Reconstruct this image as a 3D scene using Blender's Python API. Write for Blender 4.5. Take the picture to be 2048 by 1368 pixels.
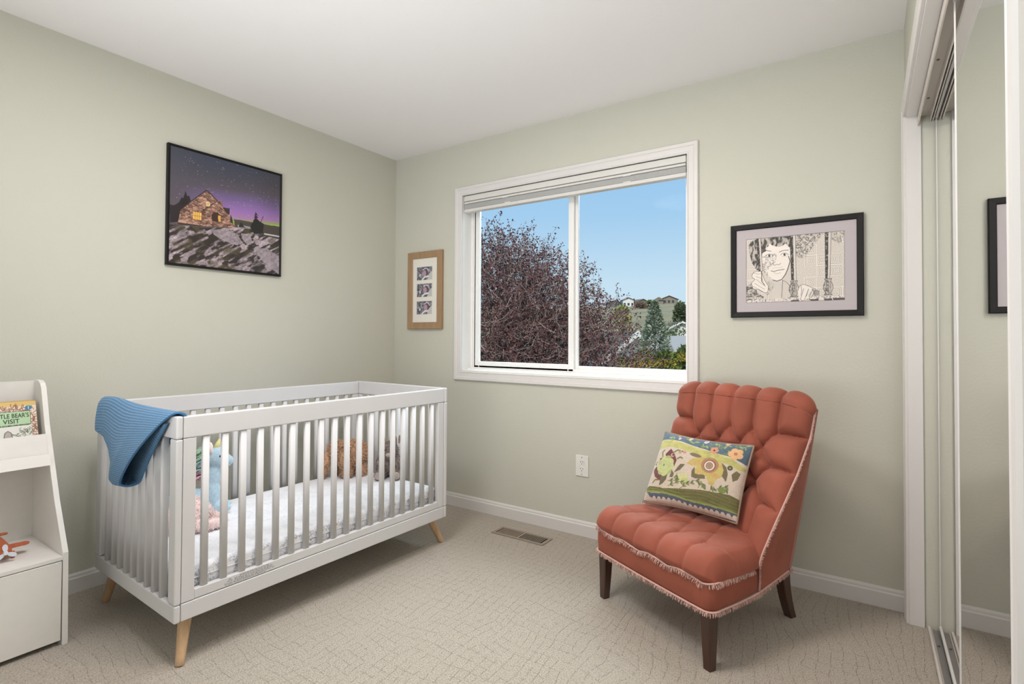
import bpy, bmesh, math, random
import numpy as np
from mathutils import Vector, Matrix

for o in list(bpy.data.objects):
    bpy.data.objects.remove(o, do_unlink=True)
sc = bpy.context.scene
COL = sc.collection

# ------------------------------------------------------------------ camera
F_PX = 1053.8
YAW, PITCH, ROLL = 0.5934, 0.0170, 0.0054
cd = bpy.data.cameras.new('camera')
cam = bpy.data.objects.new('camera', cd)
COL.objects.link(cam)
sy_, cy_ = math.sin(YAW), math.cos(YAW)
Rv, Fv, Uv = Vector((cy_, sy_, 0)), Vector((-sy_, cy_, 0)), Vector((0, 0, 1))
F2 = Fv * math.cos(PITCH) + Uv * math.sin(PITCH)
U2 = -Fv * math.sin(PITCH) + Uv * math.cos(PITCH)
R3 = Rv * math.cos(ROLL) + U2 * math.sin(ROLL)
U3 = -Rv * math.sin(ROLL) + U2 * math.cos(ROLL)
mw = Matrix((R3, U3, -F2)).transposed().to_4x4()
mw.translation = Vector((2.8966, -2.7451, 1.1264))
cam.matrix_world = mw
cd.sensor_width = 36.0
cd.lens = 36.0 * F_PX / 2048.0
cd.shift_y = -25.74 / 2048.0
cd.clip_start = 0.02
cd.clip_end = 600
sc.camera = cam

# ------------------------------------------------------------------ world, sun, lamps, exposure
sc.view_settings.view_transform = 'Standard'
sc.view_settings.look = 'None'
sc.view_settings.gamma = 1.0
sc.view_settings.exposure = 0.0
sc.view_settings.use_curve_mapping = False

w = bpy.data.worlds.new('sky')
sc.world = w
w.use_nodes = True
nt = w.node_tree
nt.nodes.clear()
wo = nt.nodes.new('ShaderNodeOutputWorld')
bg = nt.nodes.new('ShaderNodeBackground')
tc = nt.nodes.new('ShaderNodeTexCoord')
sp = nt.nodes.new('ShaderNodeSeparateXYZ')
cr = nt.nodes.new('ShaderNodeValToRGB')
nt.links.new(tc.outputs['Generated'], sp.inputs[0])
nt.links.new(sp.outputs['Z'], cr.inputs[0])
nt.links.new(cr.outputs[0], bg.inputs[0])
nt.links.new(bg.outputs[0], wo.inputs[0])
els = cr.color_ramp.elements
els[0].position = 0.0
els[0].color = (0.66, 0.80, 0.92, 1)
els[1].position = 1.0
els[1].color = (0.13, 0.30, 0.62, 1)
for p_, c_ in ((0.10, (0.60, 0.78, 0.93, 1)), (0.22, (0.40, 0.64, 0.90, 1)), (0.36, (0.30, 0.56, 0.88, 1))):
    e_ = els.new(p_)
    e_.color = c_
bg.inputs[1].default_value = 1.0


def lamp(name, kind, loc, energy, color, size=1.0, size_y=None, target=None, rot=None, spread=None):
    l = bpy.data.lights.new(name, kind)
    l.energy = energy
    l.color = color
    if kind == 'AREA':
        l.shape = 'RECTANGLE' if size_y else 'DISK'
        l.size = size
        if size_y:
            l.size_y = size_y
        if spread:
            l.spread = spread
    if kind == 'SUN':
        l.angle = size
    if kind == 'POINT':
        l.shadow_soft_size = size
    o = bpy.data.objects.new(name, l)
    COL.objects.link(o)
    o.location = loc
    if target is not None:
        d = Vector(target) - Vector(loc)
        o.rotation_euler = d.to_track_quat('-Z', 'Y').to_euler()
    if rot:
        o.rotation_euler = rot
    return o


lamp('sun', 'SUN', (0, -20, 30), 3.0, (1.0, 0.95, 0.86), size=0.01, target=(-9, 5, 4))
lamp('added_sky_light', 'AREA', (0.8, 1.75, 3.15), 215, (0.84, 0.94, 1.0), size=3.6, size_y=1.5,
     target=(1.45, -0.9, 0.6))  # unseen area lamp added above the window to strengthen the sky's light
lamp('overhead_fill', 'AREA', (1.5, -1.95, 2.40), 26, (0.96, 0.93, 0.95), size=0.6, target=(1.5, -1.95, 0))  # area lamp added under the ceiling as fill, no fixture there
lamp('overhead_fill_warm', 'AREA', (2.10, -1.35, 2.40), 12, (1.0, 0.87, 0.74), size=0.35, target=(2.10, -1.35, 0))  # warm fill added to brighten the carpet beside the chair
lamp('rear_fill', 'AREA', (1.4, -3.5, 1.35), 9, (0.92, 0.95, 1.0), size=2.6, size_y=2.1,
     target=(1.4, 0, 1.3))  # fill added behind the camera; the wall there has no opening
lamp('ceiling_bounce_fill', 'AREA', (1.75, -3.05, 0.9), 20, (0.91, 0.95, 1.0), size=1.6, size_y=0.8,
     target=(1.75, -1.35, 2.44), spread=math.radians(115))  # upward fill added behind the camera to brighten the ceiling


# ------------------------------------------------------------------ helpers
def s2l(c):
    c = np.asarray(c, float) / 255.0
    return np.where(c <= 0.04045, c / 12.92, ((c + 0.055) / 1.055) ** 2.4)


def rgb(r, g, b):
    v = s2l((r, g, b))
    return (float(v[0]), float(v[1]), float(v[2]), 1.0)


def material(name, color, rough=0.6, metal=0.0, spec=0.5, sheen=0.0, noise=None, bump=None, attr=None, coat=0.0,
             trans=0.0, sss=0.0):
    """noise=(scale, amount[, stretch xyz]) colour mottling; bump=(scale, strength, distance)"""
    m = bpy.data.materials.new(name)
    m.use_nodes = True
    t = m.node_tree
    b = t.nodes['Principled BSDF']
    b.inputs['Base Color'].default_value = color
    b.inputs['Roughness'].default_value = rough
    b.inputs['Metallic'].default_value = metal
    b.inputs['Specular IOR Level'].default_value = spec
    b.inputs['Sheen Weight'].default_value = sheen
    b.inputs['Coat Weight'].default_value = coat
    if trans:
        b.inputs['Transmission Weight'].default_value = trans
    tcn = t.nodes.new('ShaderNodeTexCoord')
    src = None
    if attr:
        a = t.nodes.new('ShaderNodeAttribute')
        a.attribute_name = attr
        src = a.outputs['Color']
        t.links.new(src, b.inputs['Base Color'])
    if noise:
        n = t.nodes.new('ShaderNodeTexNoise')
        n.inputs['Scale'].default_value = noise[0]
        n.inputs['Detail'].default_value = 5
        if len(noise) > 2:
            mp = t.nodes.new('ShaderNodeMapping')
            mp.inputs['Scale'].default_value = noise[2]
            t.links.new(tcn.outputs['Object'], mp.inputs[0])
            t.links.new(mp.outputs[0], n.inputs['Vector'])
        else:
            t.links.new(tcn.outputs['Object'], n.inputs['Vector'])
        mr = t.nodes.new('ShaderNodeMapRange')
        mr.inputs['From Min'].default_value = 0.3
        mr.inputs['From Max'].default_value = 0.7
        mr.inputs['To Min'].default_value = 1 - noise[1]
        mr.inputs['To Max'].default_value = 1 + noise[1]
        t.links.new(n.outputs['Fac'], mr.inputs['Value'])
        mx = t.nodes.new('ShaderNodeMix')
        mx.data_type = 'RGBA'
        mx.blend_type = 'MULTIPLY'
        mx.inputs['Factor'].default_value = 1
        if src:
            t.links.new(src, mx.inputs['A'])
        else:
            mx.inputs['A'].default_value = color
        t.links.new(mr.outputs[0], mx.inputs['B'])
        t.links.new(mx.outputs['Result'], b.inputs['Base Color'])
    if bump:
        n2 = t.nodes.new('ShaderNodeTexNoise')
        n2.inputs['Scale'].default_value = bump[0]
        n2.inputs['Detail'].default_value = 3
        t.links.new(tcn.outputs['Object'], n2.inputs['Vector'])
        bp = t.nodes.new('ShaderNodeBump')
        bp.inputs['Strength'].default_value = bump[1]
        bp.inputs['Distance'].default_value = bump[2]
        t.links.new(n2.outputs['Fac'], bp.inputs['Height'])
        t.links.new(bp.outputs[0], b.inputs['Normal'])
    return m


class MB:
    """collects vertices and faces, then links them as one mesh object"""

    def __init__(s):
        s.v, s.f, s.m = [], [], []

    def add(s, vs, fs, mi=0):
        o = len(s.v)
        s.v += [tuple(p) for p in vs]
        s.f += [tuple(i + o for i in f) for f in fs]
        s.m += [mi] * len(fs)
        return s

    def box(s, x0, x1, y0, y1, z0, z1, mi=0, M=None):
        vs = [(x, y, z) for x in (x0, x1) for y in (y0, y1) for z in (z0, z1)]
        if M is not None:
            vs = [tuple(M @ Vector(p)) for p in vs]
        fs = [(0, 1, 3, 2), (4, 6, 7, 5), (0, 4, 5, 1), (2, 3, 7, 6), (0, 2, 6, 4), (1, 5, 7, 3)]
        return s.add(vs, fs, mi)

    def prism(s, poly, axis, a, b, mi=0):
        """poly in the two other axes (cyclic order), extruded along axis from a to b"""
        def mk(p, t):
            if axis == 0: return (t, p[0], p[1])
            if axis == 1: return (p[0], t, p[1])
            return (p[0], p[1], t)
        n = len(poly)
        vs = [mk(p, a) for p in poly] + [mk(p, b) for p in poly]
        fs = [tuple(range(n))[::-1], tuple(range(n, 2 * n))]
        fs += [(i, (i + 1) % n, (i + 1) % n + n, i + n) for i in range(n)]
        return s.add(vs, fs, mi)

    def tube(s, pts, rad, n=8, mi=0, caps=True):
        pts = [Vector(p) for p in pts]
        if not hasattr(rad, '__len__'):
            rad = [rad] * len(pts)
        vs, fs = [], []
        ref = None
        for i, p in enumerate(pts):
            d = (pts[min(i + 1, len(pts) - 1)] - pts[max(i - 1, 0)])
            if d.length < 1e-9: d = Vector((0, 0, 1))
            d.normalize()
            if ref is None:
                ref = Vector((1, 0, 0)) if abs(d.x) < 0.8 else Vector((0, 1, 0))
            a = (ref - d * ref.dot(d)).normalized()
            ref = a
            b = d.cross(a)
            for k in range(n):
                t = 2 * math.pi * k / n
                vs.append(p + (a * math.cos(t) + b * math.sin(t)) * rad[i])
        for i in range(len(pts) - 1):
            for k in range(n):
                fs.append((i * n + k, i * n + (k + 1) % n, (i + 1) * n + (k + 1) % n, (i + 1) * n + k))
        if caps:
            fs.append(tuple(range(n))[::-1])
            fs.append(tuple(range((len(pts) - 1) * n, len(pts) * n)))
        return s.add(vs, fs, mi)

    def ellipsoid(s, c, r, rot=None, nu=20, nv=12, mi=0):
        vs, fs = [], []
        M = rot.to_matrix() if rot else Matrix.Identity(3)
        for j in range(nv + 1):
            th = math.pi * j / nv
            for i in range(nu):
                ph = 2 * math.pi * i / nu
                p = M @ Vector((r[0] * math.sin(th) * math.cos(ph), r[1] * math.sin(th) * math.sin(ph), r[2] * math.cos(th)))
                vs.append(p + Vector(c))
        for j in range(nv):
            for i in range(nu):
                fs.append((j * nu + i, (j + 1) * nu + i, (j + 1) * nu + (i + 1) % nu, j * nu + (i + 1) % nu))
        return s.add(vs, fs, mi)

    def grid(s, P, mi=0, flip=False):
        ny, nx = P.shape[:2]
        vs = P.reshape(-1, 3)
        fs = []
        for j in range(ny - 1):
            for i in range(nx - 1):
                a = j * nx + i
                q = (a, a + 1, a + nx + 1, a + nx)
                fs.append(q[::-1] if flip else q)
        return s.add([tuple(map(float, v)) for v in vs], fs, mi)

    def build(s, name, mats, parent=None, smooth=False, bevel=0, seg=2, clean=False):
        me = bpy.data.meshes.new(name)
        me.from_pydata(s.v, [], s.f)
        if not isinstance(mats, (list, tuple)): mats = [mats]
        for m in mats: me.materials.append(m)
        if len(mats) > 1:
            me.polygons.foreach_set('material_index', s.m)
        if clean:
            bm = bmesh.new(); bm.from_mesh(me)
            bmesh.ops.remove_doubles(bm, verts=bm.verts, dist=1e-5)
            bmesh.ops.recalc_face_normals(bm, faces=bm.faces)
            bm.to_mesh(me); bm.free()
        if smooth:
            me.polygons.foreach_set('use_smooth', [True] * len(me.polygons))
        me.update()
        o = bpy.data.objects.new(name, me)
        COL.objects.link(o)
        if parent is not None: o.parent = parent
        if bevel:
            b = o.modifiers.new('bevel', 'BEVEL')
            b.width = bevel
            b.segments = seg
            b.limit_method = 'ANGLE'
            b.angle_limit = math.radians(40)
            b.harden_normals = False
        return o


def tag(o, label=None, cat=None, group=None, kind=None):
    if label: o['label'] = label
    if cat: o['category'] = cat
    if group: o['group'] = group
    if kind: o['kind'] = kind
    return o


def empty(name, loc=(0, 0, 0), rz=0.0, parent=None):
    o = bpy.data.objects.new(name, None)
    COL.objects.link(o)
    o.location = loc
    o.rotation_euler = (0, 0, rz)
    o.empty_display_size = 0.1
    if parent is not None: o.parent = parent
    return o


def inst(o, parent, loc):
    c = o.copy()
    COL.objects.link(c)
    c.parent = parent
    c.location = loc
    return c


# ---- numpy value noise for the printed pictures and displacement
def vnoise(x, y, seed=0):
    xi, yi = np.floor(x).astype(int), np.floor(y).astype(int)
    fx, fy = x - xi, y - yi
    fx, fy = fx * fx * (3 - 2 * fx), fy * fy * (3 - 2 * fy)

    def h(a, b):
        n = (a * 374761393 + b * 668265263 + seed * 1442695) & 0x7fffffff
        n = ((n ^ (n >> 13)) * 1274126177) & 0x7fffffff
        return ((n ^ (n >> 16)) & 0xffff) / 65535.0
    return (h(xi, yi) * (1 - fx) + h(xi + 1, yi) * fx) * (1 - fy) + (h(xi, yi + 1) * (1 - fx) + h(xi + 1, yi + 1) * fx) * fy


def fbm(x, y, seed=0, oct=4):
    r, a, t = 0, 0.5, 0
    for k in range(oct):
        r = r + a * vnoise(x * 2 ** k, y * 2 ** k, seed + k)
        t += a
        a *= 0.5
    return r / t


def homog(corners):
    """maps sketch coordinates (TL, TR, BR, BL given) to u right, v down in 0..1"""
    dst = [(0, 0), (1, 0), (1, 1), (0, 1)]
    A, B = [], []
    for (x, y), (u, v) in zip(corners, dst):
        A.append([x, y, 1, 0, 0, 0, -u * x, -u * y]); B.append(u)
        A.append([0, 0, 0, x, y, 1, -v * x, -v * y]); B.append(v)
    h = np.linalg.solve(np.array(A, float), np.array(B, float))

    def f(p):
        x, y = p
        w_ = h[6] * x + h[7] * y + 1
        return ((h[0] * x + h[1] * y + h[2]) / w_, (h[3] * x + h[4] * y + h[5]) / w_)
    return f


class Canvas:
    """small raster of colours which become the colour attribute of a fine mesh"""

    def __init__(s, nx, ny, asp, mapf=None):
        s.nx, s.ny, s.asp = nx, ny, asp          # asp = width / height
        u, v = np.meshgrid((np.arange(nx) + .5) / nx, (np.arange(ny) + .5) / ny)
        s.u, s.v = u, v
        s.X, s.Y = u * asp, v                     # isotropic units: height = 1
        s.c = np.ones((ny, nx, 3))
        s.map = mapf
        s.px = 1.0 / ny

    def P(s, pts):
        if s.map: pts = [s.map(p) for p in pts]
        return [(p[0] * s.asp, p[1]) for p in pts]

    def blend(s, mask, col):
        if not callable(getattr(col, 'reshape', None)): col = s2l(col)
        s.c = s.c * (1 - mask[..., None]) + col * mask[..., None]

    def inside(s, pts):
        m = np.zeros(s.X.shape, bool)
        n = len(pts)
        for i in range(n):
            x0, y0 = pts[i]
            x1, y1 = pts[(i + 1) % n]
            if abs(y1 - y0) < 1e-12: continue
            c = ((y0 > s.Y) != (y1 > s.Y)) & (s.X < (x1 - x0) * (s.Y - y0) / (y1 - y0) + x0)
            m ^= c
        return m

    def poly(s, pts, col, a=1.0, raw=False):
        p = pts if raw else s.P(pts)
        m = s.inside(p).astype(float) * a
        s.blend(m, col)
        return m > 0

    def line(s, pts, wd, col, a=1.0, raw=False):
        p = pts if raw else s.P(pts)
        D = np.full(s.X.shape, 9.0)
        for (x0, y0), (x1, y1) in zip(p[:-1], p[1:]):
            dx, dy = x1 - x0, y1 - y0
            L = dx * dx + dy * dy + 1e-12
            t = np.clip(((s.X - x0) * dx + (s.Y - y0) * dy) / L, 0, 1)
            D = np.minimum(D, np.hypot(s.X - x0 - t * dx, s.Y - y0 - t * dy))
        m = np.clip((wd / 2 - D) / s.px + 0.5, 0, 1) * a
        s.blend(m, col)

    def ell(s, c, rx, ry, col, a=1.0, rot=0.0):
        (cx, cy), = s.P([c])
        dx, dy = s.X - cx, s.Y - cy
        x = dx * math.cos(rot) + dy * math.sin(rot)
        y = -dx * math.sin(rot) + dy * math.cos(rot)
        q = np.sqrt((x / rx) ** 2 + (y / ry) ** 2)
        m = np.clip((1 - q) * min(rx, ry) / s.px + 0.5, 0, 1) * a
        s.blend(m, col)
        return m > 0.5


def print_object(name, cv, fn, mat, parent=None, smooth=False):
    """fine mesh: vertex grid (ny+1)x(nx+1) from fn(U,V)->xyz array (V down), one colour per face"""
    nx, ny = cv.nx, cv.ny
    U, V = np.meshgrid(np.arange(nx + 1) / nx, np.arange(ny + 1) / ny)
    P = fn(U, V).reshape(-1, 3)
    me = bpy.data.meshes.new(name)
    idx = np.arange((nx + 1) * (ny + 1)).reshape(ny + 1, nx + 1)
    q = np.stack([idx[:-1, :-1], idx[1:, :-1], idx[1:, 1:], idx[:-1, 1:]], -1).reshape(-1, 4)
    me.vertices.add(len(P)); me.vertices.foreach_set('co', P.astype(np.float32).ravel())
    me.loops.add(q.size); me.loops.foreach_set('vertex_index', q.astype(np.int32).ravel())
    me.polygons.add(len(q)); me.polygons.foreach_set('loop_start', np.arange(0, q.size, 4, dtype=np.int32))
    me.update(calc_edges=True)
    me.materials.append(mat)
    a = me.color_attributes.new('Col', 'FLOAT_COLOR', 'CORNER')
    cc = np.ones((len(q), 4, 4), np.float32)
    cc[:, :, :3] = np.clip(cv.c, 0, 1).reshape(-1, 1, 3)
    a.data.foreach_set('color', cc.ravel())
    if smooth: me.polygons.foreach_set('use_smooth', [True] * len(q))
    o = bpy.data.objects.new(name, me)
    COL.objects.link(o)
    if parent is not None: o.parent = parent
    return o


# ------------------------------------------------------------------ materials
M = {}
M['wall'] = material('sage_wall_paint', rgb(200, 199, 186), 0.75, spec=0.25, bump=(95, 0.16, 0.004))
M['ceiling'] = material('ceiling_paint', rgb(238, 235, 234), 0.85, spec=0.2, bump=(80, 0.12, 0.004))
M['trim'] = material('white_trim_paint', rgb(217, 214, 211), 0.38, spec=0.45)
M['vinyl'] = material('white_vinyl', rgb(236, 235, 232), 0.35, spec=0.5)
M['blind'] = material('blind_slats', rgb(215, 213, 208), 0.5)
M['blind_grey'] = material('grey_slat_stack', rgb(190, 190, 188), 0.6)  # darker grey than the other slats, used on the stack
M['crib'] = material('crib_lacquer', rgb(211, 210, 210), 0.5, spec=0.5, noise=(6, 0.012))
M['shelf'] = material('shelf_melamine', rgb(222, 219, 213), 0.45, noise=(30, 0.015))
M['oak'] = material('beech_leg', rgb(196, 163, 127), 0.5, noise=(18, 0.12, (4, 4, 0.5)))
M['dark_wood'] = material('dark_chair_wood', rgb(66, 40, 28), 0.32, noise=(14, 0.25, (5, 5, 0.6)), coat=0.3)
M['black'] = material('black_frame', rgb(24, 22, 22), 0.5, spec=0.25)
M['ash_frame'] = material('brown_wood_frame', rgb(160, 130, 98), 0.5, noise=(12, 0.1, (6, 6, 0.8)))
M['mat_grey'] = material('grey_mat_board', rgb(186, 178, 180), 0.8)
M['mat_white'] = material('cream_mat_board', rgb(228, 224, 214), 0.8)
M['print'] = material('picture_print', (1, 1, 1, 1), 0.32, attr='Col', spec=0.5)
M['print_matte'] = material('paper_print', (1, 1, 1, 1), 0.7, attr='Col')
M['metal'] = material('brushed_steel', rgb(190, 188, 184), 0.3, metal=0.9)
M['screw'] = material('dull_bolt', rgb(120, 120, 118), 0.35, metal=0.8)
M['register'] = material('taupe_register_paint', rgb(154, 140, 126), 0.4, metal=0.2)
M['void'] = material('recess_shade_black', rgb(12, 11, 10), 0.9)  # black that stands for shade under the louvers and in the groove
M['track'] = material('painted_track', rgb(205, 198, 190), 0.4)
M['track_grey'] = material('aluminium_track', rgb(150, 148, 146), 0.35, metal=0.6)
M['outlet'] = material('outlet_plastic', rgb(228, 226, 220), 0.3)
M['slot'] = material('outlet_slot', rgb(40, 38, 36), 0.8)
M['mirror'] = material('mirror_glass', (0.93, 0.94, 0.93, 1), 0.0, metal=1.0)
M['velvet'] = material('salmon_velvet', rgb(150, 84, 67), 0.75, sheen=0.36, noise=(7, 0.13), bump=(380, 0.06, 0.002), spec=0.2)
M['velvet'].node_tree.nodes['Principled BSDF'].inputs['Sheen Tint'].default_value = rgb(255, 205, 190)
M['velvet'].node_tree.nodes['Principled BSDF'].inputs['Sheen Roughness'].default_value = 0.35
M['welt'] = material('dusty_pink_fringe', rgb(206, 166, 154), 0.8, sheen=0.3)
M['pillow'] = material('tapestry_print', (1, 1, 1, 1), 0.85, attr='Col', sheen=0.15, bump=(500, 0.25, 0.002))
M['pillow_back'] = material('taupe_pillow_edge', rgb(150, 130, 112), 0.85)
M['knit'] = material('blue_knit', rgb(88, 146, 190), 0.9, sheen=0.2)


def knit_nodes(m):
    t = m.node_tree
    b = t.nodes['Principled BSDF']
    uv = t.nodes.new('ShaderNodeUVMap')
    wv = t.nodes.new('ShaderNodeTexWave'); wv.wave_type = 'BANDS'; wv.bands_direction = 'X'
    wv.inputs['Scale'].default_value = 11; wv.inputs['Distortion'].default_value = 1.0
    wv.inputs['Detail Scale'].default_value = 3
    w2 = t.nodes.new('ShaderNodeTexWave'); w2.wave_type = 'BANDS'; w2.bands_direction = 'Y'
    w2.inputs['Scale'].default_value = 9; w2.inputs['Distortion'].default_value = 1.2
    mu = t.nodes.new('ShaderNodeMath'); mu.operation = 'MULTIPLY'
    t.links.new(uv.outputs[0], wv.inputs[0]); t.links.new(uv.outputs[0], w2.inputs[0])
    t.links.new(wv.outputs['Fac'], mu.inputs[0]); t.links.new(w2.outputs['Fac'], mu.inputs[1])
    bp = t.nodes.new('ShaderNodeBump'); bp.inputs['Strength'].default_value = 0.9; bp.inputs['Distance'].default_value = 0.004
    t.links.new(mu.outputs[0], bp.inputs['Height']); t.links.new(bp.outputs[0], b.inputs['Normal'])
    rp = t.nodes.new('ShaderNodeMix'); rp.data_type = 'RGBA'
    rp.inputs['A'].default_value = rgb(58, 112, 156); rp.inputs['B'].default_value = rgb(128, 180, 216)
    t.links.new(mu.outputs[0], rp.inputs['Factor']); t.links.new(rp.outputs['Result'], b.inputs['Base Color'])


knit_nodes(M['knit'])


def carpet_material():
    m = bpy.data.materials.new('patterned_loop_carpet')
    m.use_nodes = True
    t = m.node_tree; N = t.nodes; L = t.links
    b = N['Principled BSDF']
    b.inputs['Roughness'].default_value = 0.95
    b.inputs['Specular IOR Level'].default_value = 0.1
    b.inputs['Sheen Weight'].default_value = 0.15
    tcn = N.new('ShaderNodeTexCoord')

    def noise(scale, det=3, vec=None):
        n = N.new('ShaderNodeTexNoise'); n.inputs['Scale'].default_value = scale; n.inputs['Detail'].default_value = det
        L.new(vec or tcn.outputs['Object'], n.inputs['Vector'])
        return n

    def mth(op, a, b_=None, c_=None):
        n = N.new('ShaderNodeMath'); n.operation = op
        for i, q in enumerate((a, b_, c_)):
            if q is None: continue
            if isinstance(q, (int, float)): n.inputs[i].default_value = q
            else: L.new(q, n.inputs[i])
        return n.outputs[0]
    warp = noise(1.3, 2)
    vs = N.new('ShaderNodeVectorMath'); vs.operation = 'MULTIPLY_ADD'
    L.new(warp.outputs['Color'], vs.inputs[0]); vs.inputs[1].default_value = (0.34, 0.34, 0); L.new(tcn.outputs['Object'], vs.inputs[2])
    w2 = noise(14, 2)
    vs2 = N.new('ShaderNodeVectorMath'); vs2.operation = 'MULTIPLY_ADD'
    L.new(w2.outputs['Color'], vs2.inputs[0]); vs2.inputs[1].default_value = (0.02, 0.02, 0); L.new(vs.outputs[0], vs2.inputs[2])
    sx = N.new('ShaderNodeSeparateXYZ'); L.new(vs2.outputs[0], sx.inputs[0])
    lines = []
    for out, sp_, wd in ((sx.outputs['X'], 0.036, 0.045), (sx.outputs['Y'], 0.046, 0.032)):
        fr = mth('FRACT', mth('DIVIDE', out, sp_))
        ds = mth('ABSOLUTE', mth('SUBTRACT', fr, 0.5))
        lines.append(mth('SUBTRACT', 1.0, mth('MINIMUM', mth('DIVIDE', ds, wd), 1.0)))
    brk = noise(55, 2)
    msk = mth('GREATER_THAN', brk.outputs['Fac'], 0.46)
    brk2 = noise(9, 2)
    m2 = mth('GREATER_THAN', brk2.outputs['Fac'], 0.42)
    l1 = mth('MULTIPLY', lines[0], msk)
    l2 = mth('MULTIPLY', mth('MULTIPLY', lines[1], msk), m2)
    ln = mth('MAXIMUM', l1, l2)
    fine = noise(420, 2)
    med = noise(210, 3)
    hgt = mth('ADD', mth('MULTIPLY', fine.outputs['Fac'], 0.6), mth('MULTIPLY', med.outputs['Fac'], 0.9))
    hgt = mth('SUBTRACT', hgt, mth('MULTIPLY', ln, 0.55))
    bp = N.new('ShaderNodeBump'); bp.inputs['Strength'].default_value = 0.8; bp.inputs['Distance'].default_value = 0.006
    L.new(hgt, bp.inputs['Height']); L.new(bp.outputs[0], b.inputs['Normal'])
    mr = N.new('ShaderNodeMapRange'); mr.inputs['From Min'].default_value = 0.35; mr.inputs['From Max'].default_value = 0.62
    L.new(med.outputs['Fac'], mr.inputs['Value'])
    mx = N.new('ShaderNodeMix'); mx.data_type = 'RGBA'
    mx.inputs['A'].default_value = rgb(160, 150, 134); mx.inputs['B'].default_value = rgb(199, 190, 177)
    L.new(mr.outputs[0], mx.inputs['Factor'])
    mx2 = N.new('ShaderNodeMix'); mx2.data_type = 'RGBA'
    L.new(mth('MULTIPLY', ln, 0.50), mx2.inputs['Factor']); L.new(mx.outputs['Result'], mx2.inputs['A'])
    mx2.inputs['B'].default_value = rgb(120, 106, 88)
    L.new(mx2.outputs['Result'], b.inputs['Base Color'])
    return m


M['carpet'] = carpet_material()


def glass_material():
    m = bpy.data.materials.new('window_glass')
    m.use_nodes = True
    t = m.node_tree; t.nodes.clear()
    o = t.nodes.new('ShaderNodeOutputMaterial')
    tr = t.nodes.new('ShaderNodeBsdfTransparent'); tr.inputs[0].default_value = (0.97, 0.985, 0.98, 1)
    gl = t.nodes.new('ShaderNodeBsdfGlossy'); gl.inputs['Roughness'].default_value = 0.0
    fr = t.nodes.new('ShaderNodeFresnel'); fr.inputs[0].default_value = 1.05
    mx = t.nodes.new('ShaderNodeMixShader')
    t.links.new(fr.outputs[0], mx.inputs[0]); t.links.new(tr.outputs[0], mx.inputs[1]); t.links.new(gl.outputs[0], mx.inputs[2])
    t.links.new(mx.outputs[0], o.inputs[0])
    return m


M['glass'] = glass_material()

# ------------------------------------------------------------------ room shell
H, W, YB = 2.44, 3.031, -3.62
TW = 0.16
OX0, OX1, OZ0, OZ1 = 0.636, 2.135, 0.905, 2.082      # window opening
CY0, CY1, CZ = -0.100, -1.993, 2.035                 # closet opening


def struct(name, mb, m, bevel=0, parent=None):
    o = mb.build(name, m, parent, bevel=bevel)
    if parent is None: o['kind'] = 'structure'
    return o


struct('floor', MB().box(-0.02, 3.75, YB - 0.02, 0.02, -0.12, 0), M['carpet'])
struct('ceiling', MB().box(-0.02, 3.75, YB - 0.02, 0.02, H, H + 0.12), M['ceiling'])
struct('wall_left', MB().box(-TW, 0, YB - 0.1, TW, -0.1, H + 0.1), M['wall'])
wb = MB()
wb.box(-0.0, OX0, 0, TW, -0.1, H + 0.1)
wb.box(OX1, 3.75, 0, TW, -0.1, H + 0.1)
wb.box(OX0, OX1, 0, TW, -0.1, OZ0)
wb.box(OX0, OX1, 0, TW, OZ1, H + 0.1)
struct('wall_back', wb, M['wall'])
wr = MB()
wr.box(W, W + 0.11, CY0, 0, 0, H)
wr.box(W, W + 0.11, CY1, CY0, CZ, H)
wr.box(W, W + 0.11, YB, CY1, 0, H)
struct('wall_right', wr, M['wall'])
struct('wall_front', MB().box(-TW, 3.8, YB - 0.1, YB, -0.1, H + 0.1), M['wall'])
cw = MB()
cw.box(3.70, 3.80, YB, 0.1, -0.1, H + 0.1)
struct('wall_closet', cw, M['wall'])


def baseboard(name, p0, p1, nrm, h=0.084, d=0.014):
    p0, p1, n = Vector((*p0, 0)), Vector((*p1, 0)), Vector((*nrm, 0))
    prof = [(0, 0), (d, 0), (d, h - 0.022), (d - 0.004, h - 0.017), (d - 0.005, h - 0.008), (0.004, h), (0, h)]
    vs = []
    for p in (p0, p1):
        for a, z in prof:
            q = p + n * a
            vs.append((q.x, q.y, z))
    k = len(prof)
    fs = [tuple(range(k)), tuple(range(2 * k - 1, k - 1, -1))] + [(i, i + k, (i + 1) % k + k, (i + 1) % k) for i in range(k)]
    mb = MB().add(vs, fs)
    return struct(name, mb, M['trim'])


baseboard('baseboard_left', (0, YB), (0, 0), (1, 0))
baseboard('baseboard_back', (0.0, 0), (W, 0), (0, -1))
baseboard('baseboard_right', (W, YB), (W, CY1 - 0.06), (-1, 0))


# picture-frame casing: mitred profile around a rectangle, on plane
def mitred(mb, rect, prof, place):
    """rect=(a0,a1,b0,b1) inner edge; prof list of (outward offset, height off wall); place(a,b,h)->xyz"""
    a0, a1, b0, b1 = rect
    k = len(prof)
    vs = []
    for o_, h_ in prof:
        for (a, b) in ((a0 - o_, b0 - o_), (a1 + o_, b0 - o_), (a1 + o_, b1 + o_), (a0 - o_, b1 + o_)):
            vs.append(place(a, b, h_))
    fs = []
    for i in range(k):
        j = (i + 1) % k
        for c in range(4):
            d = (c + 1) % 4
            fs.append((i * 4 + c, i * 4 + d, j * 4 + d, j * 4 + c))
    mb.add(vs, fs)


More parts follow.
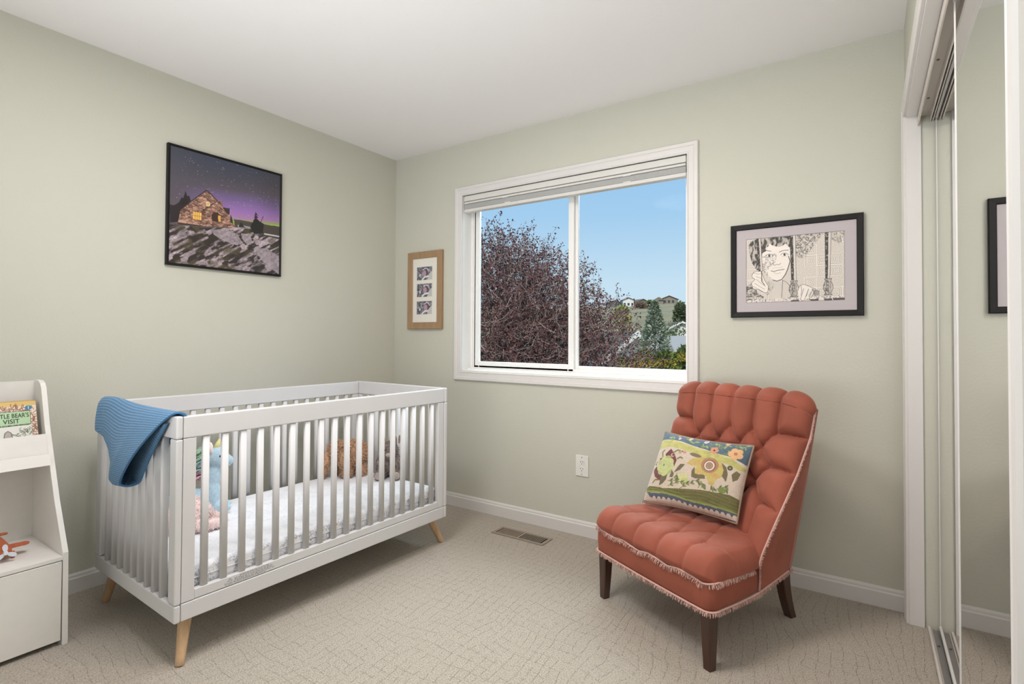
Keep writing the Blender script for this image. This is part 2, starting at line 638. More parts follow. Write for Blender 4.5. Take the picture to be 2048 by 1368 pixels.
win = empty('window_1', (0, 0, 0)); win['kind'] = 'structure'
mb = MB()
mitred(mb, (OX0 + .004, OX1 - .004, OZ0 - .002, OZ1),
       [(0, 0), (0, .011), (.006, .013), (.009, .0105), (.034, .013), (.038, .017), (.054, .018), (.058, .012), (.058, 0)],
       lambda a, b, h: (a, -h, b))
mb.build('casing', M['trim'], win, clean=True)
mb = MB()   # jamb liner
mitred(mb, (OX0 + .004, OX1 - .004, OZ0 - .002, OZ1), [(0, -.002), (0.008, -.002), (0.008, -TW), (0, -TW)],
       lambda a, b, h: (a, -h, b))
mb.build('jamb', M['vinyl'], win, clean=True)
# outer vinyl frame
mb = MB()
X0, X1, Z0, Z1 = OX0 + .004, OX1 - .004, OZ0, OZ1
fw = 0.034
mitred(mb, (X0 + fw, X1 - fw, Z0 + fw, Z1 - fw),
       [(0, -.120), (0, -.100), (fw * .5, -.100), (fw * .5, -.093), (fw, -.093), (fw, -.15), (0, -.15)],
       lambda a, b, h: (a, -h, b))
mb.build('window_frame', M['vinyl'], win, clean=True)
# sill strip stepped
MB().box(X0, X1, .012, .095, Z0 - .001, Z0 + .008).box(X0, X1, .06, .095, Z0 + .006, Z0 + .016).build('sill', M['vinyl'], win, bevel=.002)


def sash(name, x0, x1, z0, z1, y0, y1, wl, wrr, wt, wbm):
    mb = MB()
    mb.box(x0, x0 + wl, y0, y1, z0, z1)
    mb.box(x1 - wrr, x1, y0, y1, z0, z1)
    mb.box(x0 + wl, x1 - wrr, y0, y1, z0, z0 + wbm)
    mb.box(x0 + wl, x1 - wrr, y0, y1, z1 - wt, z1)
    o = mb.build(name, M['vinyl'], win, bevel=.003)
    y = (y0 + y1) / 2
    g = MB().box(x0 + wl - .004, x1 - wrr + .004, y - .002, y + .002, z0 + wbm - .004, z1 - wt + .004)
    g.build('pane', M['glass'], o)
    return o


zb, zt = Z0 + fw * .6, Z1 - fw * .6
sash('sash', X0 + fw * .7, 1.425, zb, zt, .100, .122, .042, .036, .045, .042)
sash('sash', 1.402, X1 - fw * .5, zb, zt, .124, .145, .040, .026, .045, .034)
MB().box(1.392, 1.398, .093, .101, 1.42, 1.50).build('sash_lock', M['vinyl'], win, bevel=.002)

# closet casing, jambs, header, tracks
mb = MB()
pf = [(0, 0), (0, .010), (.005, .012), (.008, .010), (.030, .012), (.034, .015), (.052, .015), (.055, .010), (.055, 0)]


def casing3(mb, y0, y1, z1, prof):
    vs = []
    for o_, h_ in prof:
        for (y, z) in ((y0 + o_, 0), (y0 + o_, z1 + o_), (y1 - o_, z1 + o_), (y1 - o_, 0)):
            vs.append((W - h_, y, z))
    k = len(prof)
    fs = []
    for i in range(k):
        j = (i + 1) % k
        for c in range(3):
            fs.append((i * 4 + c, i * 4 + c + 1, j * 4 + c + 1, j * 4 + c))
    mb.add(vs, fs)


casing3(mb, CY0 - .004, CY1 + .004, CZ - .004, pf)
trim1 = mb.build('trim_1', M['trim'], clean=True); trim1['kind'] = 'structure'
JX = 3.078
jm = MB()
jm.box(W - .001, JX, CY0 - .012, CY0 + .001, 0, CZ)
jm.box(W - .001, JX, CY1 - .001, CY1 + .012, 0, CZ)
jm.box(W - .001, W + .11, CY1, CY0, CZ - .014, CZ)
struct('trim_2', jm, M['trim'], bevel=.001)
jg = MB()
jg.box(JX, 3.20, CY0 - .004, CY0 + .001, 0, CZ)
struct('trim_3', jg, M['wall'])
# top track: white fascia lips with dark channels
tt = empty('trim_4'); tt['kind'] = 'structure'
tr_ = MB()
tr_.box(3.066, 3.070, CY1 + .012, CY0 - .012, CZ - .055, CZ - .014)
tr_.box(3.066, 3.160, CY1 + .012, CY0 - .012, CZ - .018, CZ - .0141)
tr_.box(3.104, 3.108, CY1 + .012, CY0 - .012, CZ - .046, CZ - .014)
tr_.box(3.113, 3.116, CY1 + .012, CY0 - .012, CZ - .046, CZ - .014)
tr_.box(3.156, 3.160, CY1 + .012, CY0 - .012, CZ - .055, CZ - .014)
tr_.build('top_track', M['track'], tt)
MB().box(3.108, 3.113, CY1 + .02, CY0 - .013, CZ - .03, CZ - .018).build('groove_shade', M['void'], tt)  # solid black strip between the lips in place of shade
sm = MB().tube([(0, 0, 0), (0, 0, -.003)], .004, 10)
for k, (x, y) in enumerate(((3.087, -.30), (3.087, -.62), (3.134, -.30))):
    if k == 0:
        s0 = sm.build('screw', M['screw'], tt); s0.location = (x, y, CZ - .018)
    else:
        inst(s0, tt, (x, y, CZ - .018))
bt = empty('trim_5'); bt['kind'] = 'structure'
bb = MB()
for a, b_, h_ in ((3.086, 3.094, .016), (3.094, 3.100, .008), (3.140, 3.150, .016)):
    bb.box(a, b_, CY1 + .012, CY0 - .02, 0, h_)
bb.build('bottom_track', M['track'], bt, bevel=.0015)
MB().box(3.100, 3.140, CY1 + .012, CY0 - .02, 0, .005).box(3.116, 3.118, CY1 + .012, CY0 - .02, 0, .012).build('track_channel', M['track_grey'], bt)
MB().tube([(3.108, -.25, .005), (3.108, -.25, .008)], .004, 10).build('track_screw', M['screw'], bt)


def mirror_door(name, xf, y0, y1, th=0.012):
    r = empty(name, (xf, y0, 0)); r['kind'] = 'structure'
    L = y1 - y0
    z0, z1 = .018, CZ - .032
    MB().box(.001, th, 0, L, z0, z1).build('mirror', M['mirror'], r)
    fr_ = MB()
    fr_.box(-.0008, th, -.002, .0005, z0 - .004, z1 + .004)
    fr_.box(-.0008, th, L - .0005, L + .002, z0 - .004, z1 + .004)
    fr_.box(-.003, th + .002, 0, L, z0 - .006, z0 + .006)
    fr_.box(-.003, th + .002, 0, L, z1 - .006, z1 + .006)
    fr_.build('door_frame', M['trim'], r)
    return r


mirror_door('door_1', 3.086, CY1 + .02, -1.000)
mirror_door('door_2', 3.124, -1.03, CY0 - .018)

# ------------------------------------------------------------------ blind
bl = empty('window_blind', (0, 0, 2.03))
tag(bl, 'white stacked window blind with pale slats drawn up under the window head', 'blind')
BX0, BX1 = OX0 + .010, OX1 - .012


def zb_(z): return z - 2.03


MB().box(BX0, BX1, .004, .052, zb_(2.044), zb_(2.080)).build('valance', M['blind'], bl, bevel=.003)
MB().box(BX0 + .002, BX1 - .002, .006, .05, zb_(2.027), zb_(2.040)).build('slat', M['blind'], bl, bevel=.003)
ms = MB()
n = 9
for i in range(n):
    z = 1.9945 + i * (.030 / n)
    ms.prism([(.012, zb_(z)), (.05, zb_(z - .0005)), (.05, zb_(z + .0018)), (.031, zb_(z + .0028)), (.012, zb_(z + .0023))], 0, BX0 + .003, BX1 - .003)
sl = ms.build('slat_stack', M['blind_grey'], bl)
sl['kind'] = 'stuff'
MB().box(BX0, BX1, .008, .054, zb_(1.972), zb_(1.9925)).build('bottom_rail', M['blind'], bl, bevel=.004)
clip = MB().box(-.022, .022, .003, .010, 0, .004)
c0 = clip.build('clip', M['vinyl'], bl, bevel=.001); c0.location = (.98, 0, zb_(2.0245))
inst(c0, bl, (1.80, 0, zb_(2.0245)))
inst(c0, bl, (1.00, 0.001, zb_(1.990)))
inst(c0, bl, (1.80, 0.001, zb_(1.990)))

# ------------------------------------------------------------------ pictures
def frame_bars(parent, a0, a1, b0, b1, wd, place, m, bevel=.002, gap=0.0):
    """four mitred rails as one frame mesh; place(a,b,h)"""
    mb = MB()
    mitred(mb, (a0 + wd, a1 - wd, b0 + wd, b1 - wd), [(0, .002), (0, .018), (.003, .021), (wd - .003, .024), (wd, .020), (wd, .001)], place)
    return mb.build('frame', m, parent, clean=True)


def quad_panel(name, a0, a1, b0, b1, h0, h1, place, m, parent):
    vs = [place(a, b, h) for h in (h0, h1) for (a, b) in ((a0, b0), (a1, b0), (a1, b1), (a0, b1))]
    fs = [(3, 2, 1, 0), (4, 5, 6, 7), (0, 1, 5, 4), (1, 2, 6, 5), (2, 3, 7, 6), (3, 0, 4, 7)]
    return MB().add(vs, fs).build(name, m, parent, clean=True)


# --- aurora photograph on the left wall
def draw_aurora():
    h = homog([(190, 125), (1120, 380), (1112, 1237), (172, 1150)])
    c = Canvas(300, 300, 1.0, h)
    u, v = c.u, c.v
    stops = [(0, (60, 66, 84)), (.14, (74, 72, 84)), (.24, (88, 80, 92)), (.33, (116, 96, 142)), (.43, (150, 112, 178)), (.50, (168, 124, 172)),
             (.525, (150, 156, 104)), (.55, (156, 190, 78)), (.575, (140, 170, 74)), (.59, (90, 88, 84)), (1, (70, 64, 62))]
    vv = v + .10 * (u - .65)
    xs = [s_[0] for s_ in stops]
    colr = np.stack([np.interp(vv, xs, [s2l(s_[1])[k] for s_ in stops]) for k in range(3)], -1)
    dark = np.stack([np.interp(v, [0, .5, 1], [s2l(q)[k] for q in ((62, 66, 80), (92, 82, 92), (80, 70, 74))]) for k in range(3)], -1)
    f = np.clip((.36 - u) / .3, 0, 1)[..., None]
    f2 = np.clip((u - .72) / .5, 0, .45)[..., None] * np.clip((.55 - v) * 4, 0, 1)[..., None]
    c.c = colr * (1 - f) + dark * f
    c.c = c.c * (1 - f2) + np.array(s2l((62, 58, 62))) * f2
    rs = np.random.RandomState(4)
    for k in range(620):
        x, y = rs.rand() ** .75, rs.rand() * .6
        ix, iy = int(x * 299), int(y * 299)
        b_ = rs.rand() ** 2.5
        c.c[iy, ix] = c.c[iy, ix] * .5 + (.10 + .75 * b_) * .6
        if b_ > .75: c.c[iy, min(ix + 1, 299)] = .45
    # distant land and water at right
    c.poly([(730, 760), (1120, 822), (1120, 960), (740, 860)], (74, 66, 60))
    c.poly([(760, 810), (880, 825), (885, 845), (765, 835)], (150, 146, 150))
    c.line([(990, 885), (1110, 905)], .012, (205, 205, 200))
    # dark ridge of trees at left
    c.poly([(185, 640), (215, 650), (240, 640), (262, 620), (290, 570), (300, 600), (318, 520), (335, 570), (350, 560), (365, 610), (340, 640), (280, 790), (185, 800)], (38, 30, 34))
    for y in range(530, 640, 22):
        c.poly([(318 - (y - 520) * .55, y + 22), (318, y - 12), (318 + (y - 520) * .48, y + 22)], (30, 26, 28))
    # rocks
    rock = c.inside(c.P([(170, 815), (330, 825), (480, 840), (560, 838), (700, 840), (745, 830), (870, 850), (905, 880), (1112, 930), (1112, 1240), (165, 1155)]))
    ang = .60
    a = (c.X * math.cos(ang) - c.Y * math.sin(ang)); b = (c.X * math.sin(ang) + c.Y * math.cos(ang))
    wob = fbm(c.X * 9, c.Y * 9, 3)
    n1 = fbm(a * 13 + wob * 2.5, b * 46, 7)
    n2 = fbm(a * 22, b * 60, 11)
    n3 = fbm(c.X * 5, c.Y * 5, 12)
    g = np.clip((n1 - .46) * 6.0, 0, 1) * (.45 + .9 * n2) * np.clip(.35 + 1.5 * (n3 - .2), .2, 1.2)
    base = np.array(s2l((50, 42, 38))); hi = np.array(s2l((180, 164, 170)))
    moss = np.array(s2l((86, 78, 56)))
    rc = base + (hi - base) * (np.clip(g, 0, 1) * (.55 + .9 * fbm(X * 70 if False else c.X * 70, c.Y * 70, 33, 2)))[..., None]
    ms_ = np.clip((fbm(c.X * 12, c.Y * 12, 21) - .55) * 5, 0, .7)[..., None]
    rc = rc * (1 - ms_) + moss * ms_
    c.blend(rock.astype(float), rc)
    for pts in ([(545, 860), (640, 845), (760, 890), (800, 960), (760, 990), (640, 950), (560, 900)],
                [(790, 880), (870, 900), (885, 960), (850, 990), (800, 930)],
                [(910, 1010), (1010, 1010), (1110, 1080), (1112, 1235), (1010, 1160), (940, 1080)],
                [(420, 1130), (500, 1130), (520, 1170), (400, 1155)], [(275, 1110), (350, 1090), (330, 1140), (280, 1145)]):
        m = c.inside(c.P(pts))
        tex = np.array(s2l((168, 154, 160)))[None, None] * (0.45 + .9 * fbm(c.X * 60, c.Y * 60, 5))[..., None]
        c.blend(m * .8, tex)
    # stone house
    rs = np.random.RandomState(8)
    def stone(pts, lo, hi_, seed, sc_=(1.0, 2.0)):
        m = c.inside(c.P(pts))
        K = 420
        px_ = np.random.RandomState(seed).rand(K, 2)
        ys, xs_ = np.nonzero(m)
        if len(ys) == 0: return
        X_, Y_ = c.X[ys, xs_], c.Y[ys, xs_]
        x0, x1, y0, y1 = X_.min(), X_.max(), Y_.min(), Y_.max()
        P_ = np.stack([x0 + px_[:, 0] * (x1 - x0), y0 + px_[:, 1] * (y1 - y0)], -1)
        D = np.hypot((X_[:, None] - P_[:, 0]) * sc_[0], (Y_[:, None] - P_[:, 1]) * sc_[1])
        o_ = np.argsort(D, 1)[:, :2]
        d1 = np.take_along_axis(D, o_[:, :1], 1)[:, 0]; d2 = np.take_along_axis(D, o_[:, 1:2], 1)[:, 0]
        t_ = np.random.RandomState(seed + 1).rand(K)[o_[:, 0]]
        col = np.array(s2l(lo)) + (np.array(s2l(hi_)) - np.array(s2l(lo))) * t_[:, None]
        col = col * (.35 + .65 * np.clip((d2 - d1) / .008, 0, 1))[:, None]
        c.c[ys, xs_] = col
    stone([(255, 795), (275, 690), (365, 620), (500, 515), (585, 600), (600, 600), (632, 605), (635, 660), (690, 700), (700, 760), (742, 820), (740, 835), (470, 825)],
          (96, 66, 56), (206, 160, 138), 3)
    c.poly([(632, 660), (693, 668), (693, 715), (670, 715)], (60, 48, 44))
    for p in ([(272, 692), (365, 612), (500, 512), (590, 605)], [(468, 690), (560, 625)]):
        c.line(p, .009, (56, 42, 38))
    c.poly([(385, 700), (455, 712), (452, 775), (382, 765)], (240, 190, 96))
    for x in (402, 420, 437): c.line([(x, 704), (x - 2, 770)], .004, (150, 96, 44))
    c.line([(384, 735), (454, 743)], .004, (150, 96, 44))
    c.ell((511, 633), .019, .023, (238, 206, 150))
    c.line([(511, 612), (511, 655)], .003, (120, 80, 50)); c.line([(492, 633), (530, 633)], .003, (120, 80, 50))
    c.poly([(542, 780), (542, 725), (560, 705), (590, 705), (615, 728), (618, 792)], (66, 42, 38))
    c.poly([(597, 730), (618, 735), (618, 790), (597, 785)], (216, 170, 84))
    c.poly([(255, 800), (455, 820), (455, 830), (250, 815)], (60, 44, 40))
    # fir at right
    for k in range(7):
        y = 700 + k * 24; wd = 14 + k * 9
        c.poly([(918 - wd, y + 34), (914, y - 6), (922 + wd, y + 36), (935, y + 24), (900, y + 24)], (34, 32, 30))
    c.poly([(880, 800), (905, 760), (930, 765), (985, 800), (975, 880), (900, 885), (868, 830)], (34, 32, 30))
    c.line([(950, 800), (978, 735)], .006, (34, 32, 30))
    c.poly([(700, 720), (715, 750), (725, 800), (700, 790)], (46, 50, 36))
    c.poly([(775, 815), (788, 790), (800, 795), (812, 820), (830, 835), (770, 830)], (40, 40, 34))
    # nothing further is painted at lower right
    return c


pic = empty('framed_photograph', (0, -1.237, 1.787))
tag(pic, 'black framed square photograph of a lit stone house under a purple aurora', 'picture')


def pl_left(a, b, h): return (h, a, b)


A0, A1 = -.308, .308
B0, B1 = -.3045, .3045
frame_bars(pic, A0, A1, B0, B1, .012, pl_left, M['black'])
quad_panel('backing', A0 + .008, A1 - .008, B0 + .008, B1 - .008, .004, .014, pl_left, M['black'], pic)
cv = draw_aurora()
print_object('photo_print', cv, lambda U, V: np.stack([np.full(U.shape, .0165), (A0 + .011) + U * (A1 - A0 - .022), (B1 - .011) - V * (B1 - B0 - .022)], -1), M['print'], pic)


# --- ink portrait on the back wall
def draw_portrait():
    h = homog([(277, 410), (1305, 328), (1305, 1050), (277, 1078)])
    W_, H_ = 440, 330
    c = Canvas(W_, H_, .40 / .305, h)
    paper = np.array(s2l((226, 218, 208)))
    c.c[:] = paper
    ink = (44, 42, 42)
    X, Y = c.X, c.Y
    # geometric contour hatching over the background
    cell = .16
    ph = vnoise(np.floor(X / cell) * 7.3, np.floor(Y / cell) * 5.1, 2)
    cxl, cyl = (X / cell) % 1 - .5, (Y / cell) % 1 - .5
    d1 = np.maximum(abs(cxl), abs(cyl)); d2 = abs(cxl) + abs(cyl)
    dd = np.where(ph > .5, d1, d2)
    hat = (np.sin(dd * cell / .020 * 2 * math.pi) > .30) * .46
    c.blend(hat, ink)
    n = fbm(X * 70, Y * 70, 4, 3)
    # upper dark zone behind the middle bar
    sh = c.inside(c.P([(790, 370), (1100, 345), (990, 470), (930, 560), (880, 620), (800, 600)]))
    c.blend(sh * np.clip((n - .38) * 2.4, 0, .8), ink)
    sh = c.inside(c.P([(1165, 345), (1300, 335), (1300, 420), (1240, 470), (1170, 420)]))
    c.blend(sh * np.clip((n - .42) * 2.2, 0, .6), ink)
    # face
    c.poly([(440, 500), (520, 420), (700, 400), (735, 520), (735, 640), (700, 740), (650, 830), (600, 850), (540, 820), (470, 740), (445, 640)], (232, 224, 216))
    # hair
    hair = [(300, 480), (330, 425), (400, 405), (560, 390), (740, 378), (738, 500), (715, 480), (690, 455), (660, 480), (620, 490), (560, 480), (520, 450), (500, 520), (460, 545), (445, 560), (440, 640), (400, 740), (370, 715), (335, 650), (312, 560)]
    m = c.inside(c.P(hair))
    hn = fbm(X * 40 + 6 * fbm(X * 6, Y * 6, 1), Y * 14, 9, 4)
    c.blend(m * .95, (188, 180, 172))
    c.blend(m * np.clip((hn - .36) * 4.2, 0, .92), ink)
    c.poly([(480, 500), (540, 470), (600, 490), (730, 495), (728, 530), (640, 520), (560, 530), (500, 560)], (236, 228, 220), .85)
    # shading on face
    m = c.inside(c.P([(445, 590), (520, 560), (600, 560), (590, 640), (560, 690), (520, 700), (500, 800), (450, 740)]))
    c.blend(m * np.clip((n - .40) * 2.2, 0, .5), ink)
    c.line([(722, 590), (738, 640), (715, 720), (690, 780), (650, 832), (600, 850), (560, 840)], .010, ink)
    for (ex, ey) in ((522, 582), (682, 572)):
        c.ell((ex, ey), .032, .016, (240, 236, 230))
        c.ell((ex, ey), .018, .018, ink)
        c.ell((ex + 6, ey - 5), .005, .005, (240, 240, 240))
        c.line([(ex - 44, ey + 4), (ex - 20, ey - 14), (ex + 16, ey - 16), (ex + 40, ey + 2)], .006, ink)
        c.line([(ex - 30, ey + 16), (ex + 10, ey + 20), (ex + 34, ey + 12)], .004, ink, .6)
    c.line([(458, 545), (490, 528), (540, 535)], .010, ink, .8)
    c.line([(625, 545), (670, 528), (722, 525)], .010, ink, .8)
    c.line([(556, 665), (575, 685), (600, 672), (622, 680), (640, 662)], .007, ink, .8)
    c.line([(538, 742), (570, 748), (600, 738), (640, 732), (676, 726)], .008, ink)
    c.line([(566, 760), (600, 772), (640, 760)], .005, ink, .6)
    c.line([(550, 720), (590, 705), (620, 712), (660, 700)], .004, ink, .5)
    # jaw and neck, shirt
    m = c.inside(c.P([(510, 850), (560, 860), (570, 900), (540, 960), (500, 1000), (470, 960)]))
    c.blend(m * np.clip((n - .42) * 2.4, 0, .5), ink)
    c.line([(660, 840), (655, 940), (648, 1020)], .006, ink); c.line([(660, 842), (700, 860), (740, 905)], .006, ink)
    c.line([(448, 860), (500, 900), (515, 940)], .006, ink)
    # dark sleeve bottom left
    m = c.inside(c.P([(280, 895), (340, 870), (380, 920), (400, 980), (460, 1010), (460, 1040), (280, 1060)]))
    c.blend(m * np.clip((fbm(X * 30, Y * 60, 6) - .32) * 3.2, .1, .85), ink)
    # left hand around the bar
    hand = [(335, 790), (360, 750), (430, 745), (450, 780), (470, 840), (510, 900), (505, 960), (480, 975), (410, 940), (350, 930), (330, 870), (370, 830), (345, 815)]
    c.poly(hand, (230, 222, 214))
    c.line(hand + hand[:1], .006, ink, .9)
    for p in ([(350, 760), (400, 775), (440, 765)], [(385, 830), (430, 870), (480, 905)], [(365, 870), (420, 905), (470, 935)], [(350, 905), (400, 930), (450, 958)], [(380, 800), (440, 820), (455, 850)]):
        c.line(p, .005, ink, .8)
    # bars
    def bar(pl, pr, top, bot):
        xl0, xl1, xr0, xr1 = pl[0], pl[1], pr[0], pr[1]
        c.poly([(xl0, top), (xr0, top - 4), (xr1, bot), (xl1, bot)], (212, 204, 196))
        m_ = c.inside(c.P([(xl0, top), ((xl0 * .45 + xr0 * .55), top - 3), ((xl1 * .45 + xr1 * .55), bot), (xl1, bot)]))
        c.blend(m_ * np.clip((fbm(X * 60, Y * 50, 31) - .18) * 3.4, .55, .95), ink)
        c.line([(xl0, top), (xl1, bot)], .006, ink); c.line([(xr0, top), (xr1, bot)], .005, ink)
    bar((385, 410), (430, 448), 400, 745)
    bar((738, 752), (795, 802), 372, 840)
    bar((1103, 1106), (1166, 1150), 345, 825)
    c.line([(440, 745), (440, 850), (470, 890)], .010, ink)
    for cx_, cy_2, s_ in ((778, 925, 1.0), (1133, 905, 1.0)):
        body = [(cx_ - 38, cy_2 - 75), (cx_ + 38, cy_2 - 80), (cx_ + 28, cy_2 - 55), (cx_ + 48, cy_2 - 10), (cx_ + 50, cy_2 + 25), (cx_ + 25, cy_2 + 75), (cx_ + 40, cy_2 + 90), (cx_ - 42, cy_2 + 92), (cx_ - 28, cy_2 + 75), (cx_ - 52, cy_2 + 25), (cx_ - 48, cy_2 - 10), (cx_ - 28, cy_2 - 55)]
        c.poly(body, (206, 198, 190))
        m_ = c.inside(c.P(body))
        (bx, by), = c.P([(cx_, cy_2)])
        c.blend(m_ * np.clip(.75 - (X - bx) * 12, .05, .8) * np.clip((n - .2) * 2, 0, 1), ink)
        c.line(body + body[:1], .006, ink)
        for k in (-16, 2, 20): c.line([(cx_ + k, cy_2 - 50), (cx_ + k * 1.3, cy_2 + 50)], .005, ink, .8)
    # rail and shadow strips
    c.poly([(285, 1050), (740, 1020), (1300, 1000), (1303, 1040), (740, 1055), (290, 1075)], (222, 214, 206))
    m_ = c.inside(c.P([(285, 1050), (740, 1020), (1300, 1000), (1303, 1040), (740, 1055), (290, 1075)]))
    c.blend(m_ * np.clip((fbm(X * 90, Y * 30, 14) - .5) * 4, 0, .7), ink)
    for pts in ([(745, 1050), (830, 1045), (830, 1062), (745, 1064)], [(930, 1042), (1035, 1036), (1030, 1056), (960, 1058)], [(1090, 1038), (1175, 1032), (1170, 1052), (1095, 1056)], [(1180, 1030), (1298, 1026), (1300, 1046), (1185, 1050)]):
        c.poly(pts, (84, 78, 76))
    # right hand on the rail
    c.poly([(815, 960), (835, 900), (880, 885), (980, 925), (1040, 960), (1045, 1000), (960, 1010), (880, 1055), (850, 1055), (830, 1010)], (232, 224, 216))
    m_ = c.inside(c.P([(960, 930), (1040, 955), (1045, 1000), (990, 1008)]))
    c.blend(m_ * .6, ink)
    for p in ([(815, 960), (835, 900), (880, 885), (980, 925), (1040, 960)], [(880, 930), (845, 1040), (860, 1058), (885, 1050), (930, 935)], [(930, 935), (905, 1010)], [(975, 930), (935, 1015), (960, 1020), (1000, 950)], [(850, 900), (860, 950), (850, 1000)]):
        c.line(p, .006, ink, .9)
    for k in range(8): c.line([(945 + k * 9, 960 + k * 3), (925 + k * 9, 1010)], .003, ink, .7)
    c.line([(278, 411), (1304, 329), (1304, 1049), (278, 1077), (278, 411)], .006, (70, 66, 64))
    return c


por = empty('framed_drawing', (2.6155, 0, 1.455))
tag(por, 'black framed ink drawing of a child behind bars, right of the window', 'picture')


def pl_back(a, b, h): return (a, -h, b)


PA0, PA1, PB0, PB1 = -.2705, .2705, -.2235, .2235
frame_bars(por, PA0, PA1, PB0, PB1, .026, pl_back, M['black'])
mb = MB()
mitred(mb, (-.2015, .2005, -.1535, .1525), [(0, .012), (0, .0145), (.046, .0145), (.046, .012)], pl_back)
mb.build('mat_board', M['mat_grey'], por, clean=True)
quad_panel('backing', PA0 + .01, PA1 - .01, PB0 + .01, PB1 - .01, .003, .010, pl_back, M['black'], por)
cv = draw_portrait()
print_object('drawing_print', cv, lambda U, V: np.stack([-.2015 + U * .402, np.full(U.shape, -.0125), .1525 - V * .306], -1), M['print_matte'], por)


# --- narrow frame with three small photographs
def draw_small(seed):
    c = Canvas(40, 30, .148 / .098)
    X, Y = c.X, c.Y
    n = fbm(X * 14, Y * 14, seed, 3)
    lo, hi = np.array(s2l((58, 58, 78))), np.array(s2l((170, 168, 172)))
    c.c = lo + (hi - lo) * np.clip((n - .38) * 2.6, 0, 1)[..., None]
    c.poly([(.78, .62), (1, .30), (1, 1), (.68, 1)], (196, 194, 190))
    dx = (seed % 3) * .05 - .05
    c.ell((.60 + dx, .46), .24, .30, (92, 78, 92))
    c.ell((.54 + dx, .50), .17, .24, (178, 148, 158))
    c.line([(.44 + dx, .22), (.60 + dx, .10), (.74 + dx, .16), (.80 + dx, .34)], .07, (216, 206, 208))
    c.line([(.36, .95), (.52, .78), (.74, .74)], .13, (224, 222, 222))
    c.ell((.20, .62), .10, .12, (198, 196, 202))
    return c


tri = empty('framed_photo_strip', (.3115, 0, 1.4605))
tag(tri, 'narrow upright brown wooden frame holding three small photographs, left of the window', 'picture')
frame_bars(tri, -.163, .163, -.2735, .2735, .048, pl_back, M['ash_frame'])
quad_panel('mat_board', -.117, .117, -.228, .228, .006, .0145, pl_back, M['mat_white'], tri)
for k, zc in enumerate((.119, .000, -.1235)):
    cv = draw_small(3 + k)
    o = print_object('photograph', cv, lambda U, V: np.stack([-.072 + U * .144, np.full(U.shape, -.0152), .046 - V * .092], -1), M['print'], tri)
    o.location = (-.003, 0, zc)

# ------------------------------------------------------------------ outlet
ol = empty('wall_outlet', (1.537, 0, .3965))
tag(ol, 'white duplex electrical outlet low on the wall under the window', 'outlet')
MB().box(-.041, .041, -.0065, 0, -.060, .060).build('cover_plate', M['outlet'], ol, bevel=.003)
mb = MB()
for zc in (.0195, -.0195):
    pts = [(.0165 * math.cos(t), zc + .0145 * math.sin(t) * 1.15) for t in np.linspace(0, 2 * math.pi, 17)[:-1]]
    mb.prism([(max(-.0145, min(.0145, x)), z) for x, z in pts], 1, -.0082, -.006)
mb.build('socket', M['outlet'], ol)
sl1 = MB().box(-.0012, .0012, -.0086, -.008, 0, .0085).build('slot', M['slot'], ol); sl1.location = (-.0072, 0, .0195)
for x_, z_ in ((.0067, .0195), (-.0072, -.0195), (.0067, -.0195)):
    inst(sl1, ol, (x_, 0, z_))
gh = MB().tube([(0, -.0086, 0), (0, -.008, 0)], .0025, 8).build('ground_hole', M['slot'], ol); gh.location = (0, 0, .012)
inst(gh, ol, (0, 0, -.027))
s0 = MB().tube([(0, -.0075, 0), (0, -.006, 0)], .0028, 10).build('screw', M['screw'], ol); s0.location = (0, 0, .048)
inst(s0, ol, (0, 0, -.048))

# ------------------------------------------------------------------ floor register
rg = empty('floor_register', (1.2585, -.208, 0), 0)
tag(rg, 'taupe metal floor heating register with black slots set in the carpet by the back wall', 'floor vent')
LX, LY = .172, .0575
MB().box(-LX + .012, LX - .012, -LY + .012, LY - .012, .0005, .0015).build('duct_shade', M['void'], rg)  # flat black sheet under the louvers, standing for the shade below
mb = MB()
mb.box(-LX, LX, -LY, -LY + .017, 0.0005, .0055)
mb.box(-LX, LX, LY - .017, LY, 0.0005, .0055)
mb.box(-LX, -LX + .019, -LY + .017, LY - .017, 0.0005, .0055)
mb.box(LX - .019, LX, -LY + .017, LY - .017, 0.0005, .0055)
mb.box(-.007, .007, -LY + .017, LY - .017, 0.0005, .0055)
mb.build('faceplate', M['register'], rg, bevel=.0015)
lv0 = None
sx_ = .0118
for side in (-1, 1):
    for k in range(11):
        x = side * (.0175 + k * sx_ * 1.03)
        if lv0 is None:
            q = MB()
            q.box(-.0022, .0022, -LY + .017, LY - .017, .0018, .005)
            lv0 = q.build('louver', M['register'], rg); lv0.location = (x, 0, 0)
        else:
            inst(lv0, rg, (x, 0, 0))
dm = MB().box(-LX + .021, -.008, -LY + .018, LY - .018, .0016, .0022).build('damper', material('damper_grey', rgb(112, 100, 88), .5), rg)

# ------------------------------------------------------------------ crib
CA = -0.0267
crib = empty('baby_crib', (0.960, -1.8966, 0), CA)
tag(crib, 'white slatted baby crib on short splayed wooden legs along the left wall', 'crib')
CW, CL, CZB, CZT = 0.750, 1.3435, 0.1545, 0.8535
ET = 0.021          # end panel thickness


def slat_mesh(L, a=.0115, b=.009):
    mb = MB()
    ring = []
    r_ = .0042
    for (sx2, sy2, a0) in ((1, 1, 0), (-1, 1, 90), (-1, -1, 180), (1, -1, 270)):
        for k in range(4):
            t = math.radians(a0 + 30 * k)
            ring.append((sx2 * (a - r_) + r_ * math.cos(t), sy2 * (b - r_) + r_ * math.sin(t)))
    mb.prism(ring, 2, 0, L)
    return mb


